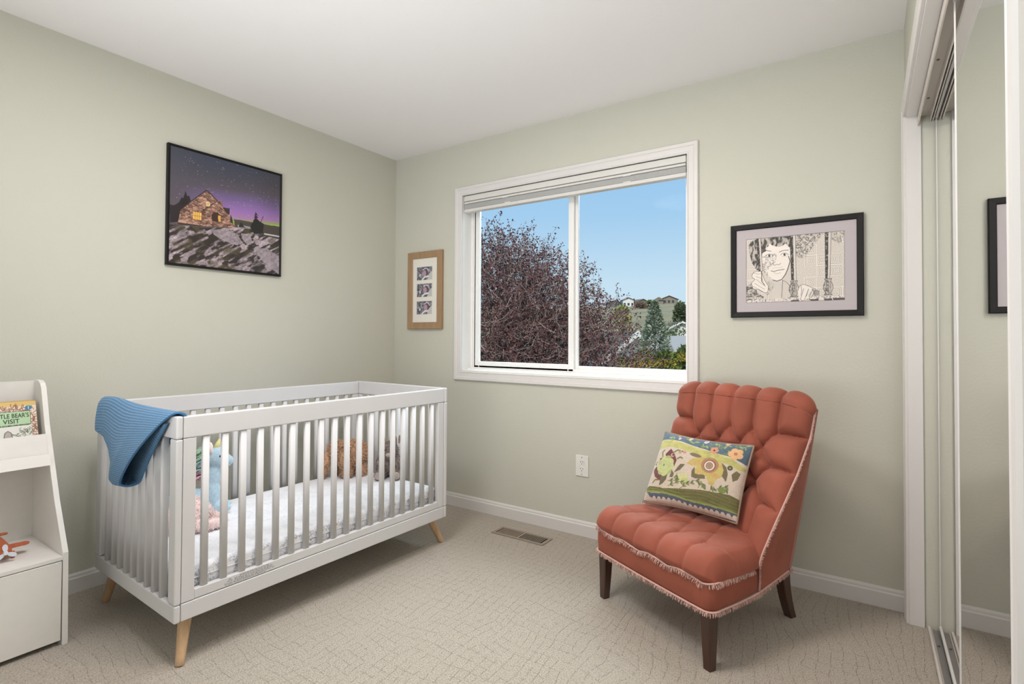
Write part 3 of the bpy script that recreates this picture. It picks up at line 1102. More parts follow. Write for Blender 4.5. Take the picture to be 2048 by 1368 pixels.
for ye, s_ in ((0, 1), (CL, -1)):           # end panels: cap, two posts, bottom rail
    ya, yb = (0, ET) if s_ == 1 else (CL - ET, CL)
    MB().box(-CW, 0, ya, yb, CZT - .078, CZT).build('end_rail', M['crib'], crib, bevel=.006, seg=3)
    MB().box(-CW, 0, ya, yb, CZB, CZB + .060).build('end_rail', M['crib'], crib, bevel=.006, seg=3)
    for x0 in (-.052, -CW):
        MB().box(x0, x0 + .052, ya, yb, CZB + .061, CZT - .079).build('post', M['crib'], crib, bevel=.005, seg=3)
# end slats
esl = slat_mesh(CZT - .079 - CZB - .061, .009, .0115).build('slat', M['crib'], crib, smooth=False, bevel=0)
esl.location = (-CW / 2, ET / 2, CZB + .061)
for ye in (ET / 2 + .001, CL - ET / 2 - .001):
    for i in range(9):
        x = -.052 - (CW - .104) * (i + 1) / 10
        if ye < .1 and i == 4:
            continue
        inst(esl, crib, (x, ye, CZB + .061))
esl.location = (-.052 - (CW - .104) * .5, ET / 2 + .001, CZB + .061)
# long sides: top rail, base rail, inner lower rail, stiles, slats
fsl = None
for xf in (-.002, -CW + .002 + .026):
    xa, xb = xf - .026, xf
    MB().box(xa, xb, ET + .0015, CL - ET - .0015, CZT - .077, CZT - .002).build('side_rail', M['crib'], crib, bevel=.004, seg=2)
    MB().box(xa, xb, ET + .0015, CL - ET - .0015, CZB + .001, CZB + .060).build('base_rail', M['crib'], crib, bevel=.003, seg=2)
    MB().box(xa + .002, xb - .002, ET + .044, CL - ET - .044, CZB + .062, CZB + .096).build('slat_rail', M['crib'], crib, bevel=.003, seg=2)
    for y0 in (ET + .002, CL - ET - .044):
        MB().box(xa + .001, xb - .001, y0, y0 + .042, CZB + .062, CZT - .078).build('stile', M['crib'], crib, bevel=.002, seg=2)
    for i in range(18):
        y = .100 + i * (1.236 - .100) / 17
        if fsl is None:
            fsl = slat_mesh(CZT - .078 - CZB - .096, .009, .0115).build('slat', M['crib'], crib)
            fsl.location = (xf - .013, y, CZB + .096)
        else:
            inst(fsl, crib, (xf - .013, y, CZB + .096))
for me_ in (esl.data, fsl.data):
    for p in me_.polygons:
        p.use_smooth = len(p.vertices) == 4
# connector bolts on the far end post
b0 = MB().tube([(0, 0, 0), (0, -.004, 0)], .006, 12).tube([(0, -.0042, 0), (0, -.006, 0)], .003, 6).build('bolt', M['screw'], crib)
b0.location = (-.038, CL - ET, .752)
for z in (.48, .27):
    inst(b0, crib, (-.038, CL - ET, z))
# legs (world positions turned into crib coordinates)
cinv = Matrix.LocRotScale(Vector((0.960, -1.8966, 0)), Matrix.Rotation(CA, 3, 'Z'), None).inverted()
for top, bot in (((.900, -1.832, .156), (.941, -1.868, 0)), ((.908, -.600, .156), (.940, -.531, 0)),
                 ((.262, -1.815, .156), (.208, -1.836, 0)), ((.300, -.600, .156), (.245, -.556, 0))):
    a, b = cinv @ Vector(top), cinv @ Vector(bot)
    mb = MB()
    n = 8
    mb.tube([a.lerp(b, k / n) for k in range(n)] + [a.lerp(b, .985), b], [.0225 - .0085 * k / n for k in range(n)] + [.0142, .0125], 16)
    o = mb.build('leg', M['oak'], crib, smooth=True)
    md = o.modifiers.new('edge', 'EDGE_SPLIT'); md.split_angle = math.radians(50)
# printed warning label on the slat rail
c = Canvas(240, 40, .24 / .036)
c.c[:] = s2l((211, 210, 210))
rs = np.random.RandomState(2)
for li, (y, a, b) in enumerate(((.14, .30, .80), (.32, .22, .86), (.50, .22, .88), (.68, .06, .90), (.84, .06, .74))):
    x = a
    while x < b:
        wl = rs.uniform(.02, .06)
        k = x
        while k < min(b, x + wl):
            hgt = rs.choice([.05, .07, .11])
            c.line([(k * c.asp, y + .05), (k * c.asp, y + .05 - hgt)], .035, (70, 68, 66), .8, raw=True)
            if rs.rand() < .6: c.line([(k * c.asp, y + .05), ((k + .006) * c.asp, y + .05)], .03, (70, 68, 66), .7, raw=True)
            k += .0082
        x += wl + .012
c.line([(.10 * c.asp, .50), (.14 * c.asp, .16), (.18 * c.asp, .50), (.10 * c.asp, .50)], .04, (60, 58, 56), raw=True)
c.line([(.14 * c.asp, .28), (.14 * c.asp, .42)], .04, (60, 58, 56), raw=True)
lb = print_object('warning_label', c, lambda U, V: np.stack([np.full(U.shape, -.0035), .155 + U * .225, CZB + .0935 - V * .029], -1), M['print_matte'], crib)

# ------------------------------------------------------------------ mattress
def sheet_material():
    m = material('printed_cot_sheet', rgb(238, 240, 245), 0.85, bump=(40, .15, .01))
    t = m.node_tree; N = t.nodes; L = t.links
    b = N['Principled BSDF']
    tcn = N.new('ShaderNodeTexCoord')
    outs = []
    for sc_, lo, hi in ((26, .485, .515), (44, .47, .53)):
        n = N.new('ShaderNodeTexNoise'); n.inputs['Scale'].default_value = sc_; n.inputs['Detail'].default_value = 1.5
        n.inputs['Distortion'].default_value = 1.2
        L.new(tcn.outputs['Object'], n.inputs['Vector'])
        g = N.new('ShaderNodeMath'); g.operation = 'COMPARE'
        g.inputs[1].default_value = .5; g.inputs[2].default_value = (hi - lo) / 2
        L.new(n.outputs['Fac'], g.inputs[0]); outs.append(g.outputs[0])
    mk = N.new('ShaderNodeTexNoise'); mk.inputs['Scale'].default_value = 16
    L.new(tcn.outputs['Object'], mk.inputs['Vector'])
    gt = N.new('ShaderNodeMath'); gt.operation = 'GREATER_THAN'; gt.inputs[1].default_value = .5
    L.new(mk.outputs['Fac'], gt.inputs[0])
    mxm = N.new('ShaderNodeMath'); mxm.operation = 'MAXIMUM'; L.new(outs[0], mxm.inputs[0]); L.new(outs[1], mxm.inputs[1])
    mm = N.new('ShaderNodeMath'); mm.operation = 'MULTIPLY'; L.new(mxm.outputs[0], mm.inputs[0]); L.new(gt.outputs[0], mm.inputs[1])
    ge = N.new('ShaderNodeSeparateXYZ'); L.new(tcn.outputs['Object'], ge.inputs[0])
    # the print is denser on the sides of the fitted sheet than on its top face
    mr = N.new('ShaderNodeMapRange'); mr.inputs['From Min'].default_value = .106; mr.inputs['From Max'].default_value = .118
    mr.inputs['To Min'].default_value = .62; mr.inputs['To Max'].default_value = .17
    L.new(ge.outputs['Z'], mr.inputs['Value'])
    m3 = N.new('ShaderNodeMath'); m3.operation = 'MULTIPLY'; L.new(mm.outputs[0], m3.inputs[0]); L.new(mr.outputs[0], m3.inputs[1])
    mx = N.new('ShaderNodeMix'); mx.data_type = 'RGBA'
    mx.inputs['A'].default_value = rgb(240, 241, 245); mx.inputs['B'].default_value = rgb(128, 132, 146)
    L.new(m3.outputs[0], mx.inputs['Factor']); L.new(mx.outputs['Result'], b.inputs['Base Color'])
    return m


M['sheet'] = sheet_material()
mtr = empty('crib_mattress', tuple((crib.matrix_basis @ Vector((0, 0, 0)))) if False else (0.960, -1.8966, .198), CA)
tag(mtr, 'crib mattress in a white fitted sheet with grey doodle print', 'mattress')
# rounded slab with slight quilting
nx_, ny_ = 40, 70
P = []
x0, x1, y0, y1, hh, rr = -CW + .034, -.034, .028, CL - .03, .120, .022
prof = []
prof.append((0.004, 0.0)); prof.append((0, .006))
for k in range(7):
    t = math.pi / 2 * k / 6
    prof.append((rr * (1 - math.cos(t)), hh - rr + rr * math.sin(t)))
mb = MB()
ringpts = []
def ring(off, z, npc=8, rc=.04):
    pts = []
    r_ = max(rc - off, .003)
    for (cx_, cy_2, a0) in ((x1 - rc, y0 + rc, -90), (x1 - rc, y1 - rc, 0), (x0 + rc, y1 - rc, 90), (x0 + rc, y0 + rc, 180)):
        for k in range(npc + 1):
            a = math.radians(a0 + 90 * k / npc)
            pts.append((cx_ + r_ * math.cos(a), cy_2 + r_ * math.sin(a), z))
    return pts
rings = [ring(o_, z_) for o_, z_ in prof]
k = len(rings[0])
vs = [p for r_ in rings for p in r_]
fs = []
for i in range(len(rings) - 1):
    for j in range(k):
        fs.append((i * k + j, i * k + (j + 1) % k, (i + 1) * k + (j + 1) % k, (i + 1) * k + j))
fs.append(tuple(range((len(rings) - 1) * k, len(rings) * k)))
fs.append(tuple(range(k))[::-1])
mb.add(vs, fs)
mb.build('fitted_sheet', M['sheet'], mtr, smooth=True)
hem = MB()
rg_ = ring(-.0015, .079)
hem.tube(rg_ + [rg_[0]], .0016, 6, caps=False)
hem.build('seam_piping', material('sheet_piping', rgb(226, 226, 230), .8), mtr, smooth=True)

# ------------------------------------------------------------------ blanket over the crib end
def blanket():
    # columns run along the end rail (world x), each folding over the rail and back up behind itself
    ns = 60
    cols = []
    for i in range(ns + 1):
        s_ = i / ns
        # position along rail: back (left in photo) to front
        xt = .335 + s_ * .60
        zt_ = CZT + .008
        # lower edge of the front layer
        key = [0, .15, .3, .45, .6, .8, 1.0]
        zlo = np.interp(s_, key, [.752, .738, .700, .655, .615, .600, .606])
        xlo = np.interp(s_, key, [.338, .43, .515, .57, .590, .63, .70])
        bul = .012 + .045 * min(1, max(0, (s_ - .1) / .6))
        up = np.interp(s_, [0, .3, .6, 1], [.004, .03, .17, .225])
        xsh = np.interp(s_, [0, .3, .6, 1], [.0, .01, .10, .20])
        pts = []
        x_in = xt + .03
        for z in (.74, .79, .83, .850): pts.append((x_in - .01, -1.8966 + ET + .012, z))
        pts.append((xt + .02, -1.8966 + ET + .006, .8625))
        pts.append((xt + .012, -1.8966 + ET * .5, .8655 + .018 * math.exp(-((s_ - .15) / .25) ** 2)))
        pts.append((xt + .005, -1.8966 - .004, .8640 + .020 * math.exp(-((s_ - .12) / .25) ** 2)))
        yo = -1.8966 - .014
        m_ = 12
        for k in range(m_):
            f = (k + 1) / m_
            xx = xt + (xlo - xt) * (f ** (1.1 - .25 * s_))
            yy = yo - bul * math.sin(min(1, f * 1.02) * math.pi * .55)
            zz = .855 + .012 * math.exp(-((s_ - .12) / .25) ** 2) * (1 - f) + (zlo - .855) * f
            pts.append((xx, yy, zz))
        ex, ey, ez = pts[-1]
        # rounded fold and second layer rising behind
        r_ = (abs(ey - yo) + .004) / 2
        for k in range(1, 7):
            a = math.pi * k / 6
            pts.append((ex + .006 * k / 6 * 3, ey + r_ * (1 - math.cos(a)), ez - min(r_, .016) * math.sin(a)))
        bx, by, bz = pts[-1]
        for k in range(1, 8):
            f = k / 7
            pts.append((bx + xsh * f ** 1.15, min(by + .0, -1.8966 - .010), bz + up * f))
        cols.append(pts)
    return np.array(cols)


P = blanket()
n1, n2 = P.shape[:2]
# refine by interpolation for a soft knit surface
from mathutils import noise as mn
mb = MB()
mb.grid(P)
bo = mb.build('knit_blanket', M['knit'], smooth=True)
me = bo.data
uvl = me.uv_layers.new(name='UVMap')
arc = np.zeros((n1, n2))
arc[:, 1:] = np.cumsum(np.linalg.norm(np.diff(P, axis=1), axis=2), axis=1)
for poly in me.polygons:
    for li in poly.loop_indices:
        vi = me.loops[li].vertex_index
        i, j = divmod(vi, n2)
        uvl.data[li].uv = (i / (n1 - 1) * 1.6, arc[i, j] * 3.2)
ss = bo.modifiers.new('sub', 'SUBSURF'); ss.levels = 2; ss.render_levels = 2
so = bo.modifiers.new('thick', 'SOLIDIFY'); so.thickness = .007; so.offset = 0
tag(bo, 'blue knitted baby blanket folded over the crib end nearest the white shelf', 'blanket')

# ------------------------------------------------------------------ plush toys
def fur(parent, ells, m, count, L, seed, name='fur', width=.0012, skip=None):
    """short tufts all over a group of ellipsoids, joined as one part"""
    rs_ = random.Random(seed)
    vs, fs = [], []
    areas = [e[1][0] * e[1][1] + e[1][1] * e[1][2] + e[1][0] * e[1][2] for e in ells]
    tot = sum(areas)

    def inside(p, k):
        for i, (c_, r_, ro) in enumerate(ells):
            if i == k: continue
            q = Vector(p) - Vector(c_)
            if ro: q = ro.to_matrix().transposed() @ q
            if (q.x / r_[0]) ** 2 + (q.y / r_[1]) ** 2 + (q.z / r_[2]) ** 2 < .9: return True
        return False
    for k, (c_, r_, ro) in enumerate(ells):
        for _ in range(int(count * areas[k] / tot)):
            z = rs_.uniform(-1, 1); t = rs_.uniform(0, 2 * math.pi); q = math.sqrt(1 - z * z)
            u = Vector((q * math.cos(t), q * math.sin(t), z))
            p = Vector((u.x * r_[0], u.y * r_[1], u.z * r_[2]))
            n = Vector((u.x / r_[0], u.y / r_[1], u.z / r_[2])).normalized()
            if ro:
                mm = ro.to_matrix(); p = mm @ p; n = mm @ n
            p += Vector(c_)
            if p.z < .003 or inside(p, k): continue
            d = (n + Vector((rs_.gauss(0, .45), rs_.gauss(0, .45), rs_.gauss(0, .45) - .25))).normalized()
            a = d.cross(Vector((rs_.gauss(0, 1), rs_.gauss(0, 1), rs_.gauss(0, 1)))).normalized() * width
            l_ = L * rs_.uniform(.6, 1.3)
            o_ = len(vs)
            tip = p + d * l_
            tip.z = max(tip.z, .001)
            vs += [p - n * .002 - a, p - n * .002 + a, p + d * l_ * .55 + a * .8, p + d * l_ * .55 - a * .8, tip]
            fs += [(o_, o_ + 1, o_ + 2, o_ + 3), (o_ + 3, o_ + 2, o_ + 4)]
    mb = MB(); mb.add(vs, fs)
    o = mb.build(name, m, parent)
    o['kind'] = 'stuff'
    return o


def body(parent, name, ells, m, voxel=.0055, sm=8):
    mb = MB()
    for (c_, r_, ro) in ells: mb.ellipsoid(c_, r_, ro, 20, 12)
    o = mb.build(name, m, parent, smooth=True)
    r = o.modifiers.new('merge', 'REMESH'); r.mode = 'VOXEL'; r.voxel_size = voxel; r.use_smooth_shade = True
    s_ = o.modifiers.new('soft', 'SMOOTH'); s_.iterations = sm; s_.factor = .5
    return o


from mathutils import Euler
E3 = lambda x, y, z: Euler((math.radians(x), math.radians(y), math.radians(z)))
MZ = .3205
M['plush_blue'] = material('blue_plush', rgb(176, 204, 220), .9, sheen=.4, noise=(90, .10), bump=(300, .5, .003))
M['plush_pink'] = material('pink_plush', rgb(240, 218, 214), .9, sheen=.4, noise=(60, .12), bump=(200, .5, .003))
M['plush_pale'] = material('pale_pink_plush', rgb(238, 222, 220), .9, sheen=.4, noise=(60, .06), bump=(200, .5, .003))
M['plush_brown'] = material('brown_plush', rgb(200, 162, 130), .9, sheen=.3, noise=(50, .25))
M['plush_brown_dark'] = material('dark_brown_plush', rgb(112, 72, 50), .9, sheen=.3)
M['plush_tan'] = material('tan_plush', rgb(220, 184, 150), .9, sheen=.3)
M['plush_grey'] = material('grey_plush', rgb(138, 124, 116), .9, sheen=.3, noise=(50, .2))
M['plush_grey_light'] = material('light_grey_plush', rgb(176, 160, 150), .9, sheen=.3, noise=(50, .15))
M['plush_white'] = material('white_plush', rgb(232, 228, 222), .9, sheen=.3)
M['mane_green'] = material('mane_green', rgb(166, 200, 172), .8)
M['mane_teal'] = material('mane_teal', rgb(150, 188, 188), .8)
M['mane_pink'] = material('mane_pink', rgb(218, 176, 188), .8)
M['horn'] = material('yellow_horn', rgb(226, 218, 150), .7)
M['eye'] = material('eye_black', rgb(30, 30, 36), .15)

# unicorn sitting, facing along the crib (towards +y / the window) --- local axes: x right of photo is +y world
uni = empty('plush_unicorn', (.405, -1.510, MZ), math.radians(62))
tag(uni, 'light blue plush unicorn with pastel yarn mane sitting in the crib', 'stuffed toy')
# local +x = facing direction
E_ = [((-.085, 0, .070), (.085, .058, .055), None), ((.004, 0, .085), (.040, .044, .090), None),
      ((.010, 0, .165), (.034, .036, .075), E3(0, 8, 0)), ((.026, 0, .252), (.048, .044, .050), None),
      ((.060, 0, .234), (.036, .031, .030), E3(0, 12, 0)),
      ((.040, .022, .026), (.050, .024, .026), E3(0, 0, 12)), ((.040, -.026, .026), (.050, .024, .026), E3(0, 0, -12)),
      ((-.12, .055, .026), (.055, .026, .026), E3(0, 0, 30)), ((-.12, -.055, .026), (.055, .026, .026), E3(0, 0, -30))]
body(uni, 'body', E_, M['plush_blue'])
for sg_ in (-1, 1): MB().ellipsoid((.040, sg_ * .037, .262), (.006, .006, .006), None, 10, 8).build('eye', M['eye'], uni, smooth=True)
hb = MB(); hb.tube([(.022, 0, .290), (.030, 0, .312), (.036, 0, .334)], [.015, .011, .004], 10)
hb.build('horn', M['horn'], uni, smooth=True)
for sgn in (-1, 1):
    MB().ellipsoid((.002, sgn * .030, .292), (.009, .013, .026), E3(sgn * -20, -10, 0), 12, 8).build('ear', M['plush_pale'], uni, smooth=True)
rs_ = random.Random(5)
for nm, mt, z0_, z1_ in (('yellow_green', 'mane_green', .262, .300), ('teal', 'mane_teal', .205, .262), ('pink', 'mane_pink', .150, .200)):
    mb = MB()
    for k in range(26):
        z = rs_.uniform(z0_, z1_); y = rs_.uniform(-.03, .03)
        x = -.012 - .02 * (1 - (z - .15) / .15)
        L_ = rs_.uniform(.030, .055)
        pts = [(x + .01, y, z)]
        for j in range(1, 5):
            f = j / 4
            pts.append((x - L_ * f, y + rs_.uniform(-.004, .004) + .01 * math.sin(f * 7 + k), z + .012 * f - .028 * f * f + rs_.uniform(-.003, .003)))
        mb.tube(pts, .0034, 5)
    o = mb.build('mane', M[mt], uni, smooth=True); o['kind'] = 'stuff'

# pink fluffy long-armed toy lying in front of the unicorn
pk = empty('plush_pink_toy', (.560, -1.640, MZ), math.radians(70))
tag(pk, 'fluffy dusty pink plush toy lying curled at the near end of the crib', 'stuffed toy')
E_ = [((-.05, 0, .055), (.075, .065, .055), None), ((.045, -.050, .024), (.066, .026, .024), E3(0, 0, 14)), ((.040, .034, .030), (.072, .026, .026), E3(0, 0, -22)),
      ((.015, 0, .075), (.045, .040, .034), E3(0, 20, 0)), ((-.02, .030, .105), (.036, .036, .026), None)]
body(pk, 'body', E_, M['plush_pink'])
fur(pk, E_, M['plush_pink'], 4200, .011, 3)
E2_ = [((-.045, -.045, .105), (.032, .022, .045), E3(20, -10, 0))]
body(pk, 'ear', E2_, M['plush_pale'])

# big pale pink round toy against the near end slats
pp = empty('plush_pale_toy', (.355, -1.768, MZ), 0)
tag(pp, 'pale pink round plush toy leaning against the near end slats inside the crib', 'stuffed toy')
E_ = [((0, 0, .085), (.088, .072, .085), None), ((0, .01, .178), (.060, .056, .052), None), ((-.045, .0, .222), (.020, .014, .028), E3(0, -24, 0)), ((.045, .0, .222), (.020, .014, .028), E3(0, 24, 0)),
      ((.085, .03, .05), (.040, .028, .028), None), ((-.085, .03, .05), (.040, .028, .028), None)]
body(pp, 'body', E_, M['plush_pale'])
fur(pp, E_, M['plush_pale'], 3500, .010, 8)

# brown elephant-like toy: large domed head, ears, trunk to the left, stubby feet (faces -y, towards near end)
br = empty('plush_brown_elephant', (.375, -.735, MZ), math.radians(-112))
tag(br, 'shaggy brown plush elephant with long trunk standing at the far end of the crib', 'stuffed toy')
# local +x = facing direction (towards camera-left), y lateral
E_ = [((-.045, 0, .120), (.088, .070, .080), None), ((.040, 0, .140), (.060, .062, .062), None),
      ((-.085, .040, .035), (.030, .028, .042), None), ((-.085, -.040, .035), (.030, .028, .042), None),
      ((.005, .044, .035), (.030, .028, .042), None), ((.005, -.046, .035), (.030, .028, .042), None)]
body(br, 'body', E_, M['plush_brown'])
fur(br, E_, M['plush_brown'], 9000, .016, 4, width=.0016)
mb = MB()
mb.tube([(.085, 0, .140), (.105, 0, .110), (.112, 0, .075), (.118, 0, .045), (.130, 0, .022)], [.028, .023, .020, .017, .018], 12)
o = mb.build('trunk', M['plush_brown'], br, smooth=True)
fur(br, [((.100, 0, .115), (.024, .024, .030), None), ((.113, 0, .075), (.020, .020, .028), None), ((.122, 0, .038), (.019, .019, .026), None)], M['plush_brown'], 1500, .012, 9, name='trunk_fur')
for sgn in (-1, 1):
    e_ = [((.022, sgn * .066, .122), (.040, .010, .060), E3(sgn * 14, 0, sgn * 14))]
    body(br, 'ear', e_, M['plush_tan'], voxel=.004, sm=3)
    fur(br, [((.022, sgn * .069, .122), (.042, .010, .062), E3(sgn * 14, 0, sgn * 14))], M['plush_brown'], 1800, .014, 12 + sgn, name='ear_fur')

# grey sitting toy with upright ears, snout pad
gr = empty('plush_grey_bunny', (.590, -.590, MZ), math.radians(-50))
tag(gr, 'grey plush animal with white tipped ears sitting by the far crib end', 'stuffed toy')
E_ = [((-.015, 0, .072), (.062, .060, .075), None), ((.008, 0, .150), (.046, .048, .050), None), ((.045, 0, .130), (.022, .024, .020), None),
      ((.030, .052, .085), (.020, .020, .045), E3(10, -30, 0)), ((.030, -.052, .085), (.020, .020, .045), E3(-10, -30, 0)),
      ((.062, .044, .026), (.042, .026, .026), E3(0, 0, 12)), ((.062, -.044, .026), (.042, .026, .026), E3(0, 0, -12))]
body(gr, 'body', E_, M['plush_grey'])
fur(gr, E_, M['plush_grey'], 7000, .010, 6, width=.0014)
for sgn in (-1, 1):
    body(gr, 'ear', [((-.006, sgn * .038, .196), (.011, .020, .052), E3(sgn * -14, 0, 0))], M['plush_grey'], voxel=.004, sm=2)
    body(gr, 'ear_tip', [((-.008, sgn * .048, .236), (.009, .010, .022), E3(sgn * -16, 0, 0))], M['plush_white'], voxel=.004, sm=2)
    MB().ellipsoid((.103, sgn * .050, .027), (.006, .020, .022), None, 14, 8).build('foot_pad', M['plush_grey_light'], gr, smooth=True)
MB().ellipsoid((.067, 0, .136), (.008, .015, .012), None, 14, 8).build('nose', M['plush_grey_light'], gr, smooth=True)
for sg_ in (-1, 1): MB().ellipsoid((.050, sg_ * .022, .162), (.004, .005, .005), None, 8, 6).build('eye', M['eye'], gr, smooth=True)

# ------------------------------------------------------------------ white toy shelf
sh = empty('toy_shelf', (0, -2.035, 0))
tag(sh, 'white display shelf with sloping sides, book tray and closed box base at the left', 'shelf')
SWD = 0.82     # width, continues out of the picture
TH = .017
BKX = .095
side = [(BKX - .008, 0), (.463, 0), (.452, .331), (.351, .505), (.271, .675), (.224, .775), (.188, .880), (.176, .915), (.160, .936), (.135, .946), (BKX - .008, .947)]
for y in (0, -SWD + TH):
    MB().prism(side, 1, y - TH, y).build('side_panel', M['shelf'], sh, bevel=.0012)
MB().box(BKX - .006, BKX, -SWD + TH, -TH, .02, .944).build('back_panel', M['shelf'], sh)
MB().box(BKX, .455, -SWD + TH, -TH, .306, .320).build('box_top', M['shelf'], sh, bevel=.001)
MB().box(.441, .457, -SWD + TH + .002, -TH - .003, .018, .303).build('door', M['shelf'], sh, bevel=.0012)
MB().box(BKX, .43, -SWD + TH, -TH, .02, .034).build('box_bottom', M['shelf'], sh)
# tray: floor board, front strip, sloping lip
MB().box(BKX, .300, -SWD + TH, -TH, .640, .655).build('tray_floor', M['shelf'], sh)
MB().prism([(.298, .632), (.312, .632), (.294, .672), (.282, .672)], 1, -SWD + TH, -TH).build('tray_front', M['shelf'], sh, bevel=.001)
MB().prism([(.268, .656), (.279, .656), (.247, .745), (.237, .742)], 1, -SWD + TH, -TH).build('tray_lip', M['shelf'], sh, bevel=.001)


# --- books in the tray
def draw_book():
    h = homog([(-20, 355), (415, 340), (438, 735), (-20, 790)])
    # only the right-hand part of the cover is drawn with care: it is all the photograph shows
    c = Canvas(190, 240, .165 / .215, None)

    def mp(p):
        x, y = p
        top = np.interp(x, [0, 415], [362, 345]); bot = np.interp(x, [0, 415], [788, 738])
        right = np.interp(y, [345, 740], [415, 438])
        return (1 - (right - x) / 760.0, (y - top) / (bot - top) * .62)
    c.map = mp
    c.c[:] = s2l((226, 208, 190))
    X, Y = c.u, c.v
    c.poly([(0, 0), (1 * c.asp, 0), (1 * c.asp, .075), (0, .085)], (214, 182, 112), raw=True)
    tw = [(128, 84, 66), (150, 104, 84)]
    rs2 = random.Random(3)
    def twig(x, y, ang, L, col):
        pts = [(x, y)]
        for k in range(4):
            ang += rs2.uniform(-.6, .6)
            x += math.cos(ang) * L / 4; y += math.sin(ang) * L / 4
            pts.append((x, y))
        c.line(pts, .012, col, .85, raw=True)
    for k in range(70): twig(rs2.uniform(0, c.asp * .88), rs2.uniform(.09, .17), rs2.uniform(0, 6.28), .07, tw[k % 2])
    for k in range(70): twig(c.asp * rs2.uniform(.90, .985), rs2.uniform(.12, 1), rs2.uniform(0, 6.28), .08, tw[k % 2])
    c.poly([(0, .17), (c.asp * .885, .17), (c.asp * .885, .41), (0, .43)], (176, 206, 166), raw=True)
    c.poly([(0, .43), (c.asp * .89, .41), (c.asp * .90, 1), (0, 1)], (222, 220, 212), raw=True)
    c.line([(0, .43), (c.asp * .885, .41), (c.asp * .885, .17), (0, .17)], .008, (92, 80, 62), raw=True)
    # foliage and little table sketch
    for k in range(60):
        x, y = rs2.gauss(.62, .05), rs2.gauss(.52, .04)
        c.line([(x, y), (x + rs2.uniform(-.03, .03), y + rs2.uniform(-.02, .03))], .010, (96, 116, 84), .8, raw=True)
    for k in range(26):
        x, y = rs2.gauss(.50, .05), rs2.gauss(.59, .03)
        c.line([(x, y), (x + rs2.uniform(-.05, .05), y + rs2.uniform(-.02, .02))], .008, (70, 84, 62), .8, raw=True)
    for (ax, ay) in ((.36, .53), (.12, .56)):
        c.poly([(ax - .06, ay + .10), (ax - .04, ay), (ax, ay - .03), (ax + .04, ay), (ax + .06, ay + .10)], (176, 168, 160), raw=True)
        c.line([(ax - .06, ay + .10), (ax - .04, ay), (ax, ay - .03), (ax + .04, ay), (ax + .06, ay + .10), (ax - .06, ay + .10)], .009, (60, 54, 50), raw=True)
    c.line([(.05, .66), (.46, .64)], .010, (56, 52, 48), raw=True)
    c.line([(.05, .66), (.05, .9)], .010, (56, 52, 48), raw=True); c.line([(.24, .66), (.24, .9)], .008, (56, 52, 48), raw=True)
    c.line([(.52, .60), (.53, .9)], .008, (56, 72, 48), raw=True)
    m = ((X * c.asp - c.asp * .86) ** 2 + ((Y - .115) * 1.25) ** 2) < .050 ** 2
    c.blend(m.astype(float), (62, 128, 166))
    return c


def text_mesh(name, body_, size, loc, rot, m, parent, extrude=.0002, align='RIGHT', scale_x=1.0):
    cu = bpy.data.curves.new(name, 'FONT')
    cu.body = body_
    cu.size = size
    cu.extrude = extrude
    cu.align_x = align
    cu.space_character = 1.05
    cu.offset = size * .012
    t = bpy.data.objects.new(name, cu)
    COL.objects.link(t)
    dg = bpy.context.evaluated_depsgraph_get()
    me = bpy.data.meshes.new_from_object(t.evaluated_get(dg))
    bpy.data.objects.remove(t, do_unlink=True)
    me.materials.clear(); me.materials.append(m)
    o = bpy.data.objects.new(name, me)
    COL.objects.link(o)
    o.parent = parent
    o.location = loc
    o.rotation_euler = rot
    o.scale = (scale_x, 1, 1)
    return o


def make_book(name, loc, rot, wd, ht, th, cover, label):
    r = empty(name, loc)
    r.rotation_euler = rot
    # local: cover face +x, width towards -y from 0, height z
    MB().box(-th + .001, -.001, -wd + .001, -.002, .001, ht - .001).build('pages', material('page_paper', rgb(224, 214, 190), .9), r)
    MB().box(-.001, 0, -wd, 0, 0, ht).box(-th, -th + .001, -wd, 0, 0, ht).box(-th, 0, -wd - .001, -wd, 0, ht).build('cover', cover, r)
    tag(r, label, 'book', 'picture books in the tray of the toy shelf')
    return r


lean = math.atan2(.075, .215)
yel = material('yellow_cover', rgb(206, 174, 110), .5)
BH = .224
b1 = make_book('picture_book', (.2275, -2.0635, .6560), (0, -lean, 0), .165, BH, .005, yel, 'front picture book with a green title panel and twig border in the shelf tray')
cv = draw_book()
print_object('cover_print', cv, lambda U, V: np.stack([np.full(U.shape, .0006), -.165 + U * .165, BH - V * BH], -1), M['print_matte'], b1)
inkm = material('title_ink', rgb(52, 62, 44), .6)
bf = (math.pi / 2, 0, math.pi / 2)
text_mesh('title', "LITTLE BEAR'S", .0235, (.0012, -.0230, BH - .062), bf, inkm, b1, scale_x=.70)
text_mesh('title', "VISIT", .0235, (.0012, -.052, BH - .0835), bf, inkm, b1, scale_x=.88)
text_mesh('title', "BY ELSE HOLMELUND MINARIK", .0078, (.0012, -.023, BH - .0945), bf, inkm, b1, scale_x=.95)
text_mesh('level_number', "1", .018, (.0014, -.0232, BH - .0315), bf, M['plush_white'], b1, align='CENTER')
b2 = make_book('picture_book', (.2170, -2.0700, .6560), (0, -lean, 0), .172, .2285, .006, material('tan_cover', rgb(188, 160, 108), .5), 'tan picture book showing its top edge behind the green titled one')
b3 = make_book('picture_book', (.2060, -2.0780, .6560), (0, -lean, 0), .180, .2275, .005, material('brown_cover', rgb(150, 112, 78), .5), 'rearmost brown picture book in the shelf tray, barely showing')

